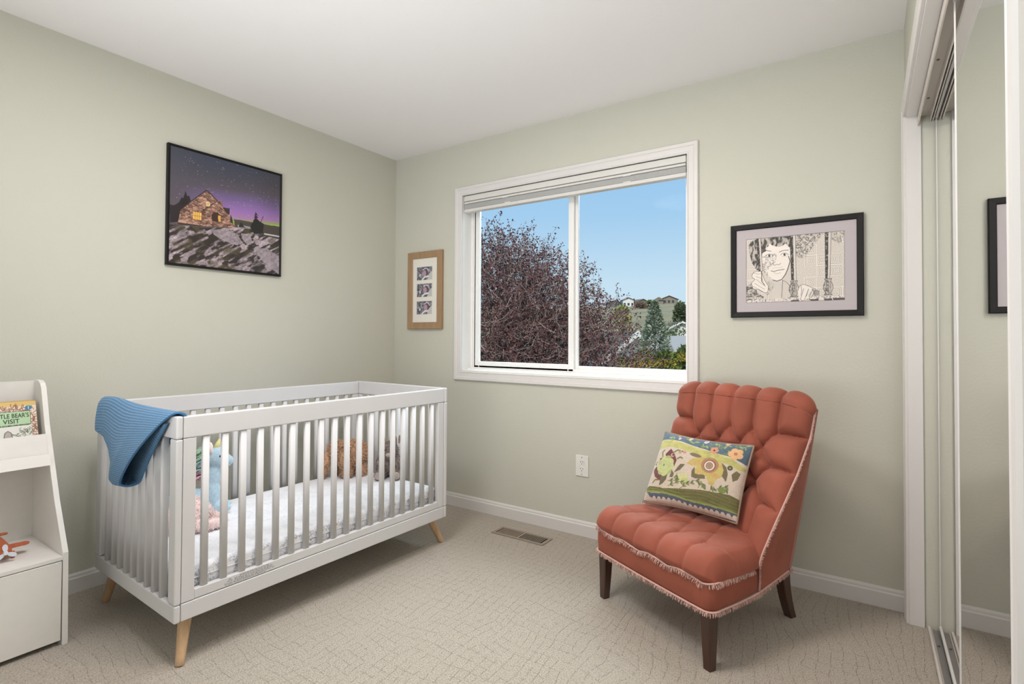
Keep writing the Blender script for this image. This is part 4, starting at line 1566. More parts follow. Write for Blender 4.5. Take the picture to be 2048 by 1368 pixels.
# --- toy airplane on the box top (faces +x)
M['toy_wood'] = material('orange_stained_wood', rgb(178, 92, 56), .5, noise=(30, .15, (1, 6, 1)))
M['toy_light'] = material('pale_blue_grey_paint', rgb(208, 214, 222), .45)
ap = empty('toy_airplane', (.30, -2.183, .3205), math.radians(-4))
tag(ap, 'orange wooden toy airplane with pale propeller on the shelf box top', 'toy')
mb = MB(); mb.tube([(-.15, 0, .048), (-.11, 0, .044), (-.05, 0, .040), (.01, 0, .036), (.045, 0, .034), (.060, 0, .034)], [.007, .011, .017, .021, .020, .014], 16)
mb.build('fuselage', M['toy_wood'], ap, smooth=True)
def wing(y1, x0, x1, z, tip):
    mb = MB()
    for sgn in (1, -1):
        pts = [(x0, 0), (x1, 0)]
        out = []
        for k in range(9):
            a = -math.pi / 2 + math.pi * k / 8
            out.append(((x0 + x1) / 2 * 1.0 - tip * math.sin(-a) , sgn * (y1 - tip + tip * math.cos(a))))
        poly = [(x1, 0)] + [((x0 + x1) / 2 + tip * math.sin(a_), sgn * (y1 - tip + tip * math.cos(a_))) for a_ in np.linspace(math.pi / 2, -math.pi / 2, 9)] + [(x0, 0)]
        if sgn < 0: poly = poly[::-1]
        vs = [(x, y, z + h_) for h_ in (0, .006) for x, y in poly]
        n_ = len(poly)
        fs = [tuple(range(n_)), tuple(range(2 * n_ - 1, n_ - 1, -1))] + [(i, i + n_, (i + 1) % n_ + n_, (i + 1) % n_) for i in range(n_)]
        mb.add(vs, fs)
    return mb
wing(.074, -.022, .022, .034, .017).build('wing', M['toy_wood'], ap, bevel=.0015, clean=True)
wing(.034, -.148, -.122, .047, .010).build('tail_wing', M['toy_wood'], ap, bevel=.001, clean=True)
MB().prism([(-.150, .050), (-.118, .050), (-.134, .090), (-.146, .094)], 1, -.003, .003).build('tail_fin', M['toy_wood'], ap, bevel=.001)
mb = MB()
for k in range(3):
    a = math.radians(95 + 120 * k)
    pts = []
    for j in range(13):
        t = math.pi * 2 * j / 12
        lx, ly = .017 + .015 * math.cos(t), .0072 * math.sin(t) * (1 + .3 * math.cos(t))
        pts.append((ly * math.cos(a) + lx * math.cos(a + math.pi / 2) * -1 if False else (lx * math.cos(a) - ly * math.sin(a)), lx * math.sin(a) + ly * math.cos(a)))
    mb.prism([(p[0], .034 + p[1]) for p in pts[:-1]], 0, .062, .065)
mb.tube([(.058, 0, .034), (.070, 0, .034)], [.008, .005], 12)
pr = mb.build('propeller', M['toy_light'], ap)
for sgn in (-1, 1): MB().tube([(.02, sgn * .022, .012), (.02, sgn * .030, .012)], .012, 16).build('wheel', M['toy_wood'], ap)
MB().tube([(.02, -.022, .012), (.02, .022, .012)], .003, 8).build('axle', M['toy_light'], ap)

# ------------------------------------------------------------------ tufted slipper chair
RX, RY = .888, -.461
_l = math.hypot(RX, RY); RX /= _l; RY /= _l
CHA = math.atan2(RY, RX)
chair = empty('slipper_chair', (2.176 + .0175 * RX, -.7205 + .0175 * RY, 0), CHA)
tag(chair, 'salmon pink velvet button-tufted slipper chair with fringe trim and dark wood legs', 'chair')
# local: x across (right of photo), y to the back, z up
ZA0, ZA1 = .205, .300


def hw(v):      # half width of the base in plan
    return float(np.interp(v, [-.03, .10, .25, .40, .545], [.312, .306, .288, .252, .2175]))


def seg_dist(px, py, a, b):
    ax, ay = a; bx, by = b
    dx, dy = bx - ax, by - ay
    L = dx * dx + dy * dy + 1e-12
    t = np.clip(((px - ax) * dx + (py - ay) * dy) / L, 0, 1)
    return np.hypot(px - ax - t * dx, py - ay - t * dy)


def displaced(P, h):
    du = np.gradient(P, axis=1); dv = np.gradient(P, axis=0)
    n = np.cross(du, dv)
    n /= np.linalg.norm(n, axis=2, keepdims=True) + 1e-12
    return P + n * h[..., None]


def pillow_h(d, A, R):
    q = 1 - np.minimum(d / R, 1)
    return A * np.sqrt(np.clip(1 - q * q, 0, 1))


# apron: front and sides, rounded front corners
def outline(z, zt_=0.0):
    pts = []
    k = 10
    rc = .035
    for v in np.linspace(.545, .03, 12): pts.append((-hw(v), v))
    for a in np.linspace(180, 270, 8)[1:]:
        pts.append((-.312 + rc + rc * math.cos(math.radians(a)), -.028 + rc + rc * math.sin(math.radians(a))))
    for u in np.linspace(-.27, .27, 12)[1:-1]: pts.append((u, -.028 - .004 * (1 - (u / .3) ** 2)))
    for a in np.linspace(270, 360, 8):
        pts.append((.312 - rc + rc * math.cos(math.radians(a)), -.028 + rc + rc * math.sin(math.radians(a))))
    for v in np.linspace(.03, .545, 12)[0:]: pts.append((hw(v), v))
    return pts


ol_ = outline(0)
mb = MB()
lev = [(.205, -.004), (.215, 0), (.25, .003), (.285, .001), (.302, -.004)]
vs, fs = [], []
kk = len(ol_)
for z, off in lev:
    for (u, v) in ol_:
        L = math.hypot(u, (v - .2)); vs.append((u + off * u / L, v + off * (v - .2) / L, z))
for i in range(len(lev) - 1):
    for j in range(kk):
        fs.append((i * kk + j, i * kk + (j + 1) % kk, (i + 1) * kk + (j + 1) % kk, (i + 1) * kk + j))
fs.append(tuple(range(kk))[::-1])
fs.append(tuple(range((len(lev) - 1) * kk, len(lev) * kk)))
mb.add(vs, fs)
mb.build('seat_apron', M['velvet'], chair, smooth=True)

# tufted seat
nu, nw = 150, 120
tu = np.linspace(-1, 1, nu); tu = np.sign(tu) * (1 - (1 - abs(tu)) ** 1.35)
wq = np.concatenate([np.linspace(0, .13, 50), np.linspace(.13, .50, 71)[1:]])
nw = len(wq)
U_, Wq = np.meshgrid(tu, wq)
fv = np.zeros_like(Wq); fz = np.zeros_like(Wq)
# front profile: rises almost vertically then rolls over
arc_ = np.clip(Wq / .115, 0, 1)
ang = arc_ * math.pi / 2
fv = -.030 + .062 * (1 - np.cos(ang)) + np.clip(Wq - .115, 0, 1)
fz = .076 * np.sin(ang) - .012 * np.clip((Wq - .17) / .3, 0, 1)
hws = np.interp(fv, [-.03, .10, .25, .40, .545], [.312, .310, .296, .262, .225])
edge = np.minimum(1, (1 - abs(U_)) * hws / .055)
g = np.sqrt(np.clip(1 - (1 - edge) ** 2, 0, 1))
Px = U_ * (hws + .004)
# round the front corners in plan
cr_ = np.clip((abs(Px) - .25) / .062, 0, 1) ** 2 * .020
Pm = np.stack([Px, fv + cr_, .302 + fz * g], -1)
ux = Px; vy = fv + 0 * fv
d = np.full(ux.shape, 9.0)
row1 = [(x, .085) for x in (-.190, -.064, .064, .190)]
row2 = [(x, .215) for x in (-.127, 0, .127)]
row3 = [(x, .345) for x in (-.190, -.064, .064, .190)]
dl = Wq + (.085 - .145)      # length coordinate where the front face unrolls below the first row
uy = np.where(Wq < .115, -.030 + .0 + (Wq - .115) * 1.0 + .062, fv)
for (x, y) in row1: d = np.minimum(d, seg_dist(ux, uy, (x, y), (x * 1.02, -.2)))
def link(ra, rb, lim=.10):
    out = []
    for a in ra:
        for b in rb:
            if abs(a[0] - b[0]) < lim: out.append((a, b))
    return out
for a, b in link(row1, row2, .08) + link(row2, row3, .08): d = np.minimum(d, seg_dist(ux, uy, a, b))
for a in (row1[0], row3[0]): d = np.minimum(d, seg_dist(ux, uy, a, (-.40, a[1] + .02)))
for a in (row1[-1], row3[-1]): d = np.minimum(d, seg_dist(ux, uy, a, (.40, a[1] + .02)))
db = np.full(ux.shape, 9.0)
for (x, y) in row1 + row2 + row3: db = np.minimum(db, np.hypot(ux - x, uy - y))
fb = np.clip((.20 - Wq) / .10, 0, 1)
h_ = pillow_h(d, .010 + .008 * fb, .026 + .012 * fb) - .011 * np.exp(-(db / .020) ** 2)
h_ *= np.clip((1 - abs(U_)) * hws / .03, 0, 1) * np.clip(Wq / .02, 0, 1)
h_ += .004 * (fbm(ux * 14, uy * 14, 5, 3) - .5)
Pd = displaced(Pm, h_)
mb = MB(); mb.grid(Pd)
seat = mb.build('tufted_seat', M['velvet'], chair, smooth=True)
but = MB().ellipsoid((0, 0, 0), (.0085, .0085, .0045), None, 12, 6)
bt0 = None
for (x, y) in row1 + row2:
    ij = np.unravel_index(np.argmin(np.hypot(Pd[..., 0] - x, Pd[..., 1] - (y + .002))), Pd.shape[:2])
    pz = float(Pd[ij][2])
    if bt0 is None:
        bt0 = but.build('button', M['velvet'], chair, smooth=True); bt0.location = (x, y, pz + .004)
    else:
        inst(bt0, chair, (x, y, pz + .004))

# tufted inside back
ZK = [.30, .35, .44, .53, .62, .75, .87]
VE = [.235, .250, .300, .365, .430, .500, .535]
HE = [.296, .302, .312, .316, .320, .326, .328]
ns_, nt_ = 150, 150
sv = np.linspace(-1, 1, ns_); sv = np.sign(sv) * (1 - (1 - abs(sv)) ** 1.3)
zf = np.linspace(0, 1, 118); roll = np.linspace(0, 1, 33)[1:]
S, _ = np.meshgrid(sv, np.zeros(len(zf) + len(roll)))
T = np.concatenate([zf, 1 + roll])[:, None] * np.ones_like(S)
ztop = .872 - .012 * abs(S) ** 3 - .030 * abs(S) ** 10
zz = .30 + np.clip(T, 0, 1) * (ztop - .30)
ve = np.interp(zz, ZK, VE); he = np.interp(zz, ZK, HE)
vc = .385 + .115 * np.clip((zz - .38) / .50, 0, 1)
mixs = abs(S) ** 3.0
vface = vc * (1 - mixs) + ve * mixs
th_ = np.clip(T - 1, 0, 1) * math.pi * .62
RR = .034
RE = RR * (1 - .8 * abs(S) ** 8)
Pm = np.stack([S * he, vface + RE * (1 - np.cos(th_)), zz + RE * np.sin(th_)], -1)
Ud = S * he * (1 + .0 * T)
Zd = zz + th_ * RR * 1.1
rz = [.752, .688, .622, .556, .490]
rows = []
for k, z in enumerate(rz):
    rows.append([(x, z) for x in ((-.212, -.106, 0, .106, .212) if k % 2 == 0 else (-.159, -.053, .053, .159))])
d = np.full(Ud.shape, 9.0); db = d.copy()
for k in range(len(rows) - 1):
    for a, b in link(rows[k], rows[k + 1], .07): d = np.minimum(d, seg_dist(Ud, Zd, a, b))
for k in (0, 2, 4):
    for sgn in (-1, 1): d = np.minimum(d, seg_dist(Ud, Zd, (sgn * .212, rz[k]), (sgn * .45, rz[k] - .012)))
for (x, z) in rows[0]: d = np.minimum(d, seg_dist(Ud, Zd, (x, z), (x * 1.02, 1.2)))
for (x, z) in rows[4]: d = np.minimum(d, seg_dist(Ud, Zd, (x, z), (x * .98, .2)))
for r_ in rows:
    for (x, z) in r_: db = np.minimum(db, np.hypot(Ud - x, Zd - z))
h_ = pillow_h(d, .040, .048) * (1 + .35 * S ** 2) - .014 * np.exp(-(db / .018) ** 2)
eg = (1 - abs(S)) * he
h_ = h_ * np.sqrt(np.clip(1 - (1 - np.clip(eg / .05, 0, 1)) ** 2, 0, 1))
h_ = h_ * np.clip(1.15 - (T - 1) * .75, 0.0, 1)
h_ += .004 * (fbm(Ud * 12 + 9, Zd * 12, 6, 3) - .5)
Pb = displaced(Pm, h_)     # normal points to the front (-v)
mb = MB(); mb.grid(Pb)
mb.build('tufted_backrest', M['velvet'], chair, smooth=True)
bt1 = None
for r_ in rows:
    for (x, z) in r_:
        ij = np.unravel_index(np.argmin(np.hypot(Ud - x, Zd - z)), Ud.shape)
        q = Pb[ij]
        if bt1 is None:
            bt1 = MB().ellipsoid((0, 0, 0), (.0085, .0045, .0085), None, 12, 6).build('button', M['velvet'], chair, smooth=True)
            bt1.location = (float(q[0]), float(q[1]) - .003, float(q[2]))
        else:
            inst(bt1, chair, (float(q[0]), float(q[1]) - .003, float(q[2])))

# outer shell: side panels and back panel
zs = np.linspace(.205, .850, 40)
mb = MB()
rows_ = []
for z in zs:
    f = (z - .205) / (.850 - .205)
    if z < .31:
        v0 = .255; u0 = .285 + (z - .205) * .12
    else:
        v0 = np.interp(z, ZK, VE); u0 = np.interp(z, ZK, HE)
    ur = .2175 + (.308 - .2175) * f ** .9
    vr = .547 + .040 * f
    pts = []
    for k in range(10):
        q = k / 9
        b_ = math.sin(q * math.pi) * .004
        pts.append((u0 + (ur - u0) * q + b_, v0 + (vr - v0) * q, z))
    left = [(-x, y, zz_) for x, y, zz_ in pts]
    mid = [(ur * (1 - 2 * k / 11.0), vr + .006 * math.sin(k / 11 * math.pi), z) for k in range(1, 11)]
    rows_.append(pts + mid + left[::-1])
# close over the top
tp = []
for p in rows_[-1]:
    q_ = min(1, abs(p[0]) / .33)
    tp.append((p[0] * (1 - .06 * q_ ** 4), p[1] - .012 * (1 - q_ ** 4), .856 + .044 * (1 - q_ ** 4)))
rows_.append(tp)
mb.grid(np.array(rows_), flip=True)
mb.build('outer_shell', M['velvet'], chair, smooth=True)

# legs
def sq_leg(pts, w0, w1, name='leg'):
    mb = MB(); vs, fs = [], []
    n_ = len(pts)
    for i, p in enumerate(pts):
        w_ = (w0 + (w1 - w0) * i / (n_ - 1)) / 2
        c_ = w_ * .82
        for (a, b) in ((-c_, -w_), (c_, -w_), (w_, -c_), (w_, c_), (c_, w_), (-c_, w_), (-w_, c_), (-w_, -c_)):
            vs.append((p[0] + a, p[1] + b, p[2]))
    for i in range(n_ - 1):
        for j in range(8): fs.append((i * 8 + j, i * 8 + (j + 1) % 8, (i + 1) * 8 + (j + 1) % 8, (i + 1) * 8 + j))
    fs.append(tuple(range(8))); fs.append(tuple(range((n_ - 1) * 8, n_ * 8))[::-1])
    return mb.add(vs, fs).build(name, M['dark_wood'], chair, clean=True)
for sgn in (-1, 1):
    sq_leg([(sgn * .279, .006, .212), (sgn * .280, .005, .10), (sgn * .283, .003, 0)], .047, .031)
    sq_leg([(sgn * (.206 - .010 * f ** 2), .508 + .066 * f ** 1.8, .212 * (1 - f)) for f in np.linspace(0, 1, 9)], .044, .034)

# fringe: soft looped tufts along the seams
def fringe(path, name, seed, hang=0.0, dens=.0022, L=.012, closed=False, outn=None):
    rs2 = random.Random(seed)
    pts = [Vector(p) for p in path]
    vs, fs = [], []
    for a, b in zip(pts[:-1], pts[1:]):
        seg = (b - a).length
        t = (b - a).normalized()
        c0_ = Vector((a.x, a.y - .22, 0)); c0_.normalize()
        n_ = max(1, int(seg / dens))
        for k in range(n_):
            p = a.lerp(b, (k + rs2.random()) / n_)
            o_ = c0_.copy()
            o_ = (o_ - t * o_.dot(t)).normalized()
            dn = t.cross(o_)
            if dn.z > 0: dn = -dn
            d0 = (o_ * rs2.uniform(.5, 1.1) + dn * (rs2.uniform(-.9, .9) + hang) + t * rs2.uniform(-.5, .5)).normalized()
            l_ = L * rs2.uniform(.7, 1.25)
            sd = d0.cross(t if rs2.random() < .5 else dn)
            if sd.length < .1: sd = t.copy()
            sd = sd.normalized() * .0011
            q1 = p + d0 * l_ * .6 + dn * l_ * .15
            q2 = p + d0 * l_ * .75 + dn * l_ * (.45 + hang * .3)
            q0 = p - o_ * .003
            base_ = len(vs)
            for q in (q0, q1, q2): vs.extend([q - sd, q + sd])
            fs.extend([(base_, base_ + 1, base_ + 3, base_ + 2), (base_ + 2, base_ + 3, base_ + 5, base_ + 4)])
    mb = MB(); mb.add(vs, fs)
    # cord under the tufts
    mb.tube(pts, .0035, 6)
    o = mb.build(name, M['welt'], chair)
    o['kind'] = 'stuff'
    return o


def ins(pts, off):
    out = []
    for (u, v) in pts:
        L = math.hypot(u, v - .2); out.append((u + off * u / L, v + off * (v - .2) / L))
    return out


fr_pts = [p for p in ins(ol_, .004) if p[1] < .262]
fringe([(u, v, .303 + .006 * math.sin(u * 40)) for u, v in fr_pts], 'seat_fringe', 1, hang=.5, L=.013, dens=.0011)
full = ins(ol_, .004)
fringe([(u, v, .206) for u, v in full] + [(full[0][0], full[0][1], .206)], 'bottom_fringe', 2, hang=.7, L=.011, dens=.0013)
for sgn in (-1, 1):
    zl = np.linspace(.310, .848, 34)
    pth = [(sgn * .2885, .255, .207), (sgn * .294, .253, .26), (sgn * .299, .245, .303)] + [(sgn * (np.interp(z, ZK, HE) + .003), np.interp(z, ZK, VE), z) for z in zl]
    fringe(pth, 'back_fringe', 3 + sgn, L=.009, dens=.0010)
# loose thread under the apron
MB().tube([(-.10, -.030, .206), (-.098, -.034, .19), (-.092, -.033, .178), (-.088, -.036, .165)], .0009, 5).build('loose_thread', M['dark_wood'], chair)


# ------------------------------------------------------------------ tapestry pillow
def draw_pillow():
    h = homog([(325, 95), (1472, 300), (1285, 1300), (75, 1015)])
    c = Canvas(260, 210, 1.28, h)
    X, Y = c.X, c.Y
    c.c[:] = s2l((206, 188, 168))
    wv = (np.sin(X * 420) * .5 + .5) * .10
    c.blend(wv, (170, 150, 130))
    G = lambda *a: a
    # yellow band, blue band
    yb = [(270, 290), (340, 225), (520, 235), (700, 290), (850, 350), (1000, 400), (1150, 450), (1280, 500), (1400, 590), (1430, 640), (1350, 640), (1280, 590), (1160, 550), (1080, 520), (960, 500), (860, 450), (760, 410), (640, 370), (500, 330), (340, 340), (265, 380)]
    m = c.inside(c.P(yb)).astype(float)
    n = fbm(X * 18, Y * 26, 3, 3)
    c.blend(m, np.array(s2l((188, 182, 96))) * (.75 + .5 * n)[..., None])
    bb_ = [(290, 60), (420, 100), (660, 170), (960, 210), (1300, 270), (1500, 290), (1490, 420), (1420, 560), (1350, 520), (1250, 470), (1100, 430), (950, 370), (800, 320), (640, 255), (480, 225), (340, 220), (290, 240)]
    m = c.inside(c.P(bb_)).astype(float)
    c.blend(m, np.array(s2l((78, 100, 116))) * (.8 + .4 * n)[..., None])
    lf = (118, 138, 66); lf2 = (150, 164, 84)
    rr = random.Random(2)
    for (x, y) in ((450, 190), (560, 160), (720, 225), (820, 250), (960, 330), (1060, 280), (1180, 330), (1240, 400), (1350, 330), (1420, 300)):
        for k in range(3):
            a = rr.uniform(0, 6.28)
            c.line([(x, y), (x + 50 * math.cos(a), y + 40 * math.sin(a)), (x + 70 * math.cos(a + .6), y + 60 * math.sin(a + .6))], .014, (lf, lf2)[k % 2], .9)
        c.ell((x + 10, y + 5), .030, .012, lf2, rot=rr.uniform(0, 3))
    def flower(x, y, R, col, ctr, n_=5, ph=0.):
        for k in range(n_):
            a = ph + 2 * math.pi * k / n_
            (cx_, cy_2), = c.P([(x, y)])
            D = np.hypot(X - cx_ - R * .62 * math.cos(a), Y - cy_2 - R * .62 * math.sin(a))
            c.blend(np.clip((R * .5 - D) / c.px + .5, 0, 1), col)
        c.ell((x, y), R * .28, R * .28, ctr)
    flower(1065, 385, .052, (206, 138, 100), (90, 50, 50))
    flower(1315, 430, .078, (222, 170, 110), (190, 110, 80), 5, .4)
    flower(590, 205, .022, (190, 160, 170), (230, 215, 200)); flower(940, 245, .030, (200, 190, 196), (160, 130, 140))
    flower(730, 195, .024, (222, 196, 160), (190, 150, 120)); flower(1200, 275, .026, (224, 180, 130), (180, 120, 90))
    # left big rose
    plum = (116, 62, 62)
    for p in ([(420, 430), (500, 360), (560, 440), (590, 520), (560, 600), (500, 560), (440, 480)], [(240, 620), (290, 580), (330, 640), (400, 700), (430, 760), (350, 780), (280, 720), (250, 660)], [(330, 480), (420, 460), (540, 560), (540, 640), (480, 560), (400, 480), (340, 520)]):
        c.poly(p, plum)
    c.ell((530, 450), .030, .030, (200, 150, 130)); c.ell((540, 445), .018, .018, plum)
    for p in ([(570, 660), (640, 570), (705, 575), (640, 650), (560, 680)], [(350, 850), (380, 720), (470, 700), (450, 780), (400, 830)], [(500, 740), (530, 640), (560, 700), (540, 750)]):
        c.poly(p, (110, 102, 70)); 
    rose = (190, 196, 126)
    for k in range(9):
        a = 2 * math.pi * k / 9
        (cx_, cy_2), = c.P([(430, 585)])
        D = np.hypot(X - cx_ - .085 * math.cos(a), Y - cy_2 - .092 * math.sin(a))
        c.blend(np.clip((.054 - D) / c.px + .5, 0, 1), (170, 178, 104) if k % 2 else rose)
    c.ell((430, 585), .104, .104, rose)
    for r_ in (.030, .058, .080):
        m = np.clip(1 - abs(np.hypot(X - c.P([(430, 585)])[0][0], Y - c.P([(430, 585)])[0][1]) + .008 * np.sin(9 * np.arctan2(Y - .5, X - .3)) - r_) / .005, 0, 1)
        c.blend(m * .6, (150, 152, 80))
    c.ell((410, 575), .014, .014, (110, 120, 80))
    # small sprays
    for p in ([(380, 460), (370, 400), (400, 375)], [(600, 500), (640, 480), (665, 495)], [(550, 410), (600, 380), (640, 400)], [(250, 800), (290, 765), (340, 770)], [(290, 520), (260, 550), (280, 560)]):
        c.line(p, .020, (112, 120, 64))
    c.ell((630, 415), .026, .020, (196, 140, 124)); c.ell((692, 415), .026, .020, (196, 140, 124)); c.ell((662, 400), .009, .012, (90, 50, 50))
    # centre leaves & right big flower
    star = [(720, 560), (800, 500), (900, 480), (1040, 500), (1150, 545), (1230, 640), (1180, 740), (1110, 770), (1060, 860), (1010, 840), (980, 740), (880, 700), (800, 720), (830, 640), (860, 610), (780, 590)]
    c.poly(star, (196, 178, 88))
    m = c.inside(c.P(star)).astype(float)
    c.blend(m * np.clip((n - .45) * 3, 0, .6), (206, 150, 88))
    c.ell((1020, 590), .115, .105, (168, 122, 84), .85)
    c.ell((1020, 595), .082, .080, (150, 88, 76))
    c.ell((1016, 597), .066, .064, (226, 214, 196))
    c.ell((1016, 597), .050, .049, (158, 126, 100))
    m = np.clip(1 - abs(np.hypot(X - c.P([(1016, 597)])[0][0], Y - c.P([(1016, 597)])[0][1]) - .028) / .005, 0, 1)
    c.blend(m * .6, (196, 170, 140))
    c.ell((835, 455), .085, .026, (128, 112, 86), rot=.12)
    for p in ([(790, 660), (830, 610), (835, 700), (960, 720), (970, 770), (840, 765), (790, 740)], [(1160, 550), (1220, 610), (1240, 700), (1215, 800), (1170, 730), (1190, 650)], [(1330, 650), (1370, 680), (1340, 760), (1290, 790), (1280, 700)]):
        c.poly(p, (116, 104, 68))
    c.ell((1262, 620), .032, .032, (84, 82, 58)); c.ell((1262, 620), .012, .012, (150, 146, 96))
    c.ell((680, 750), .072, .060, (200, 198, 130)); c.ell((700, 790), .05, .04, (186, 188, 110))
    for p in ([(480, 790), (560, 790), (610, 780)], [(480, 860), (560, 830), (620, 800)], [(600, 690), (590, 760)], [(570, 750), (620, 800), (700, 825), (770, 828), (820, 815)], [(830, 790), (900, 800)], [(880, 890), (915, 800), (960, 890)], [(640, 900), (740, 830)], [(1020, 930), (1070, 870), (1080, 930)], [(1110, 900), (1180, 870), (1240, 870), (1200, 940), (1120, 950)]):
        c.line(p, .008, (92, 104, 52))
        q_ = c.P(p)
        for (a0, b0), (a1, b1) in zip(q_[:-1], q_[1:]):
            L0 = math.hypot(a1 - a0, b1 - b0); an = math.atan2(b1 - b0, a1 - a0)
            nl = max(1, int(L0 / .07))
            for i_ in range(nl):
                t0 = (i_ + .5) / nl
                for sg_ in (-1, 1):
                    cx2, cy2 = a0 + (a1 - a0) * t0 + .018 * math.cos(an + sg_ * .9), b0 + (b1 - b0) * t0 + .018 * math.sin(an + sg_ * .9)
                    dx, dy = c.X - cx2, c.Y - cy2
                    aa = an + sg_ * .55
                    xx, yy = dx * math.cos(aa) + dy * math.sin(aa), -dx * math.sin(aa) + dy * math.cos(aa)
                    m0 = np.clip((1 - np.sqrt((xx / .034) ** 2 + (yy / .012) ** 2)) * 3, 0, 1)
                    c.blend(m0, (118, 132, 62) if sg_ > 0 else (92, 108, 54))
    c.ell((1165, 905), .045, .035, (120, 136, 62)); c.ell((955, 880), .035, .018, (112, 126, 66), rot=.9)
    # green hill band, blue scallop band
    gr_ = [(130, 850), (200, 835), (420, 890), (700, 905), (900, 915), (1080, 945), (1250, 960), (1340, 1000), (1330, 1210), (1130, 1150), (900, 1110), (700, 1060), (560, 1000), (420, 960), (250, 930), (150, 920)]
    m = c.inside(c.P(gr_)).astype(float)
    st = (np.sin((Y + .02 * np.sin(X * 9)) * 150) * .5 + .5)
    c.blend(m, np.array(s2l((120, 124, 58))) * (.7 + .35 * st + .3 * (n - .5))[..., None])
    m2 = c.inside(c.P([(560, 905), (900, 915), (1250, 960), (1330, 1000), (1320, 1120), (1000, 1060), (700, 1000)])).astype(float)
    c.blend(m2 * .45, (104, 88, 52))
    c.line([(160, 900), (300, 925), (420, 955), (560, 995), (700, 1050), (900, 1095), (1130, 1140), (1320, 1190)], .024, (146, 156, 76))
    bl_ = [(160, 915), (250, 935), (420, 965), (560, 1005), (700, 1062), (900, 1110), (1130, 1155), (1330, 1200), (1320, 1250), (1130, 1210), (900, 1165), (700, 1120), (560, 1060), (420, 1035), (250, 1010), (200, 980)]
    c.poly(bl_, (82, 98, 112))
    for k in range(16):
        t = k / 15
        x = 260 + t * 1020; y = np.interp(x, [260, 420, 560, 700, 900, 1130, 1290], [1008, 1040, 1075, 1125, 1175, 1215, 1240])
        c.ell((x, y), .026, .030, (212, 196, 180))
    c.poly([(90, 960), (240, 1030), (420, 1060), (560, 1095), (700, 1145), (900, 1195), (1130, 1235), (1330, 1270), (1320, 1340), (40, 1060)], (206, 190, 176))
    c.line([(80, 1010), (240, 1075), (420, 1120), (700, 1175), (1000, 1240), (1290, 1290)], .022, (120, 96, 84))
    c.line([(60, 1030), (240, 1100), (420, 1145), (700, 1200), (1000, 1265), (1290, 1310)], .020, (170, 164, 110))
    wv = .86 + .24 * fbm(X * 60, Y * 90, 12, 3) + .10 * (fbm(X * 16, Y * 16, 15, 3) - .5)
    gry = c.c.mean(axis=2, keepdims=True)
    c.c = (c.c * .84 + gry * .16) * wv[..., None]
    return c


# four corners in chair coordinates (abs u minus centre shift)
cT = .0175
TLc, TRc = np.array([-.236 - cT, .335, .694]), np.array([.190 - cT, .385, .702])
BLc, BRc = np.array([-.215 - cT, .178, .402]), np.array([.178 - cT, .300, .406])
pn = np.cross(TRc - TLc, BLc - TLc); pn /= np.linalg.norm(pn)
if pn[1] > 0: pn = -pn


def pil(U, V, side):
    P_ = ((1 - U) * (1 - V))[..., None] * TLc + (U * (1 - V))[..., None] * TRc + ((1 - U) * V)[..., None] * BLc + (U * V)[..., None] * BRc
    # sides pulled in a little between the corners
    cen = (TLc + TRc + BLc + BRc) / 4
    k = .012 * (4 * U * (1 - U)) * (2 * V - 1) ** 2 * np.sign(V - .5) * -1
    k2 = .007 * (4 * V * (1 - V)) * (2 * U - 1) ** 3 * -1
    P_ = P_ + (BLc - TLc) / np.linalg.norm(BLc - TLc) * k[..., None] + (TRc - TLc) / np.linalg.norm(TRc - TLc) * k2[..., None]
    b = (np.clip(1 - abs(2 * U - 1) ** 3.5, 0, 1) * np.clip(1 - abs(2 * V - 1) ** 3.5, 0, 1)) ** .5
    t_ = (.052 if side > 0 else .018) * b + .004 * (fbm(U * 6, V * 6, 4, 3) - .5) * b
    return P_ + pn * (t_ * side + .002)[..., None]


prx = empty('throw_pillow', (0, 0, 0))
prx.matrix_world = Matrix.LocRotScale(Vector((2.176 + .0175 * RX, -.7205 + .0175 * RY, .40)), Matrix.Rotation(CHA, 3, 'Z'), None)
tag(prx, 'floral tapestry throw pillow with green band and blue top leaning on the pink chair', 'pillow')
off = np.array([0, 0, -.40])
cv = draw_pillow()
fo = print_object('pillow_front', cv, lambda U, V: pil(U, V, 1) + off, M['pillow'], prx, smooth=True)
U_, V_ = np.meshgrid(np.linspace(0, 1, 40), np.linspace(0, 1, 34))
mb = MB(); mb.grid(pil(U_, V_, -1) + off, flip=False)
mb.build('pillow_back', M['pillow_back'], prx, smooth=True)
bd = []
for t in np.linspace(0, 1, 30)[:-1]: bd.append((t, 0.))
for t in np.linspace(0, 1, 26)[:-1]: bd.append((1., t))
for t in np.linspace(1, 0, 30)[:-1]: bd.append((t, 1.))
for t in np.linspace(1, 0, 26): bd.append((0., t))
bp_ = [pil(np.array(u), np.array(v), 0) + off for u, v in bd]
MB().tube([tuple(map(float, p)) for p in bp_], .0045, 8, caps=False).build('piping', M['pillow_back'], prx, smooth=True)

# ================================================================== OUTSIDE (seen through the window)
M['hill'] = material('dry_grass_hill', rgb(158, 146, 112), .95, noise=(.09, .22))
M['lawn'] = material('green_ground', rgb(110, 118, 74), .95, noise=(.3, .25))
CX, CYc = 2.8966, -2.7451
VD = Vector((-.36, .93, 0)).normalized()          # general direction of the view through the window
VS = Vector((VD.y, -VD.x, 0))


def ground_z(D, L):
    """height of the land at distance D along the view and offset L to the right"""
    z = np.interp(D, [0, 14, 26, 40, 60, 100, 150, 200, 235, 262, 420], [-3, -3.0, -3.0, -2.6, -1.0, 3.0, 8.0, 12.3, 15.0, 15.2, 9.0])
    z = z + np.where(D > 45, 1.2 * np.sin(L * .06 + 1.0) + .8 * np.sin(L * .15 + D * .05), 0) * np.clip((D - 45) / 40, 0, 1) * .6
    return z


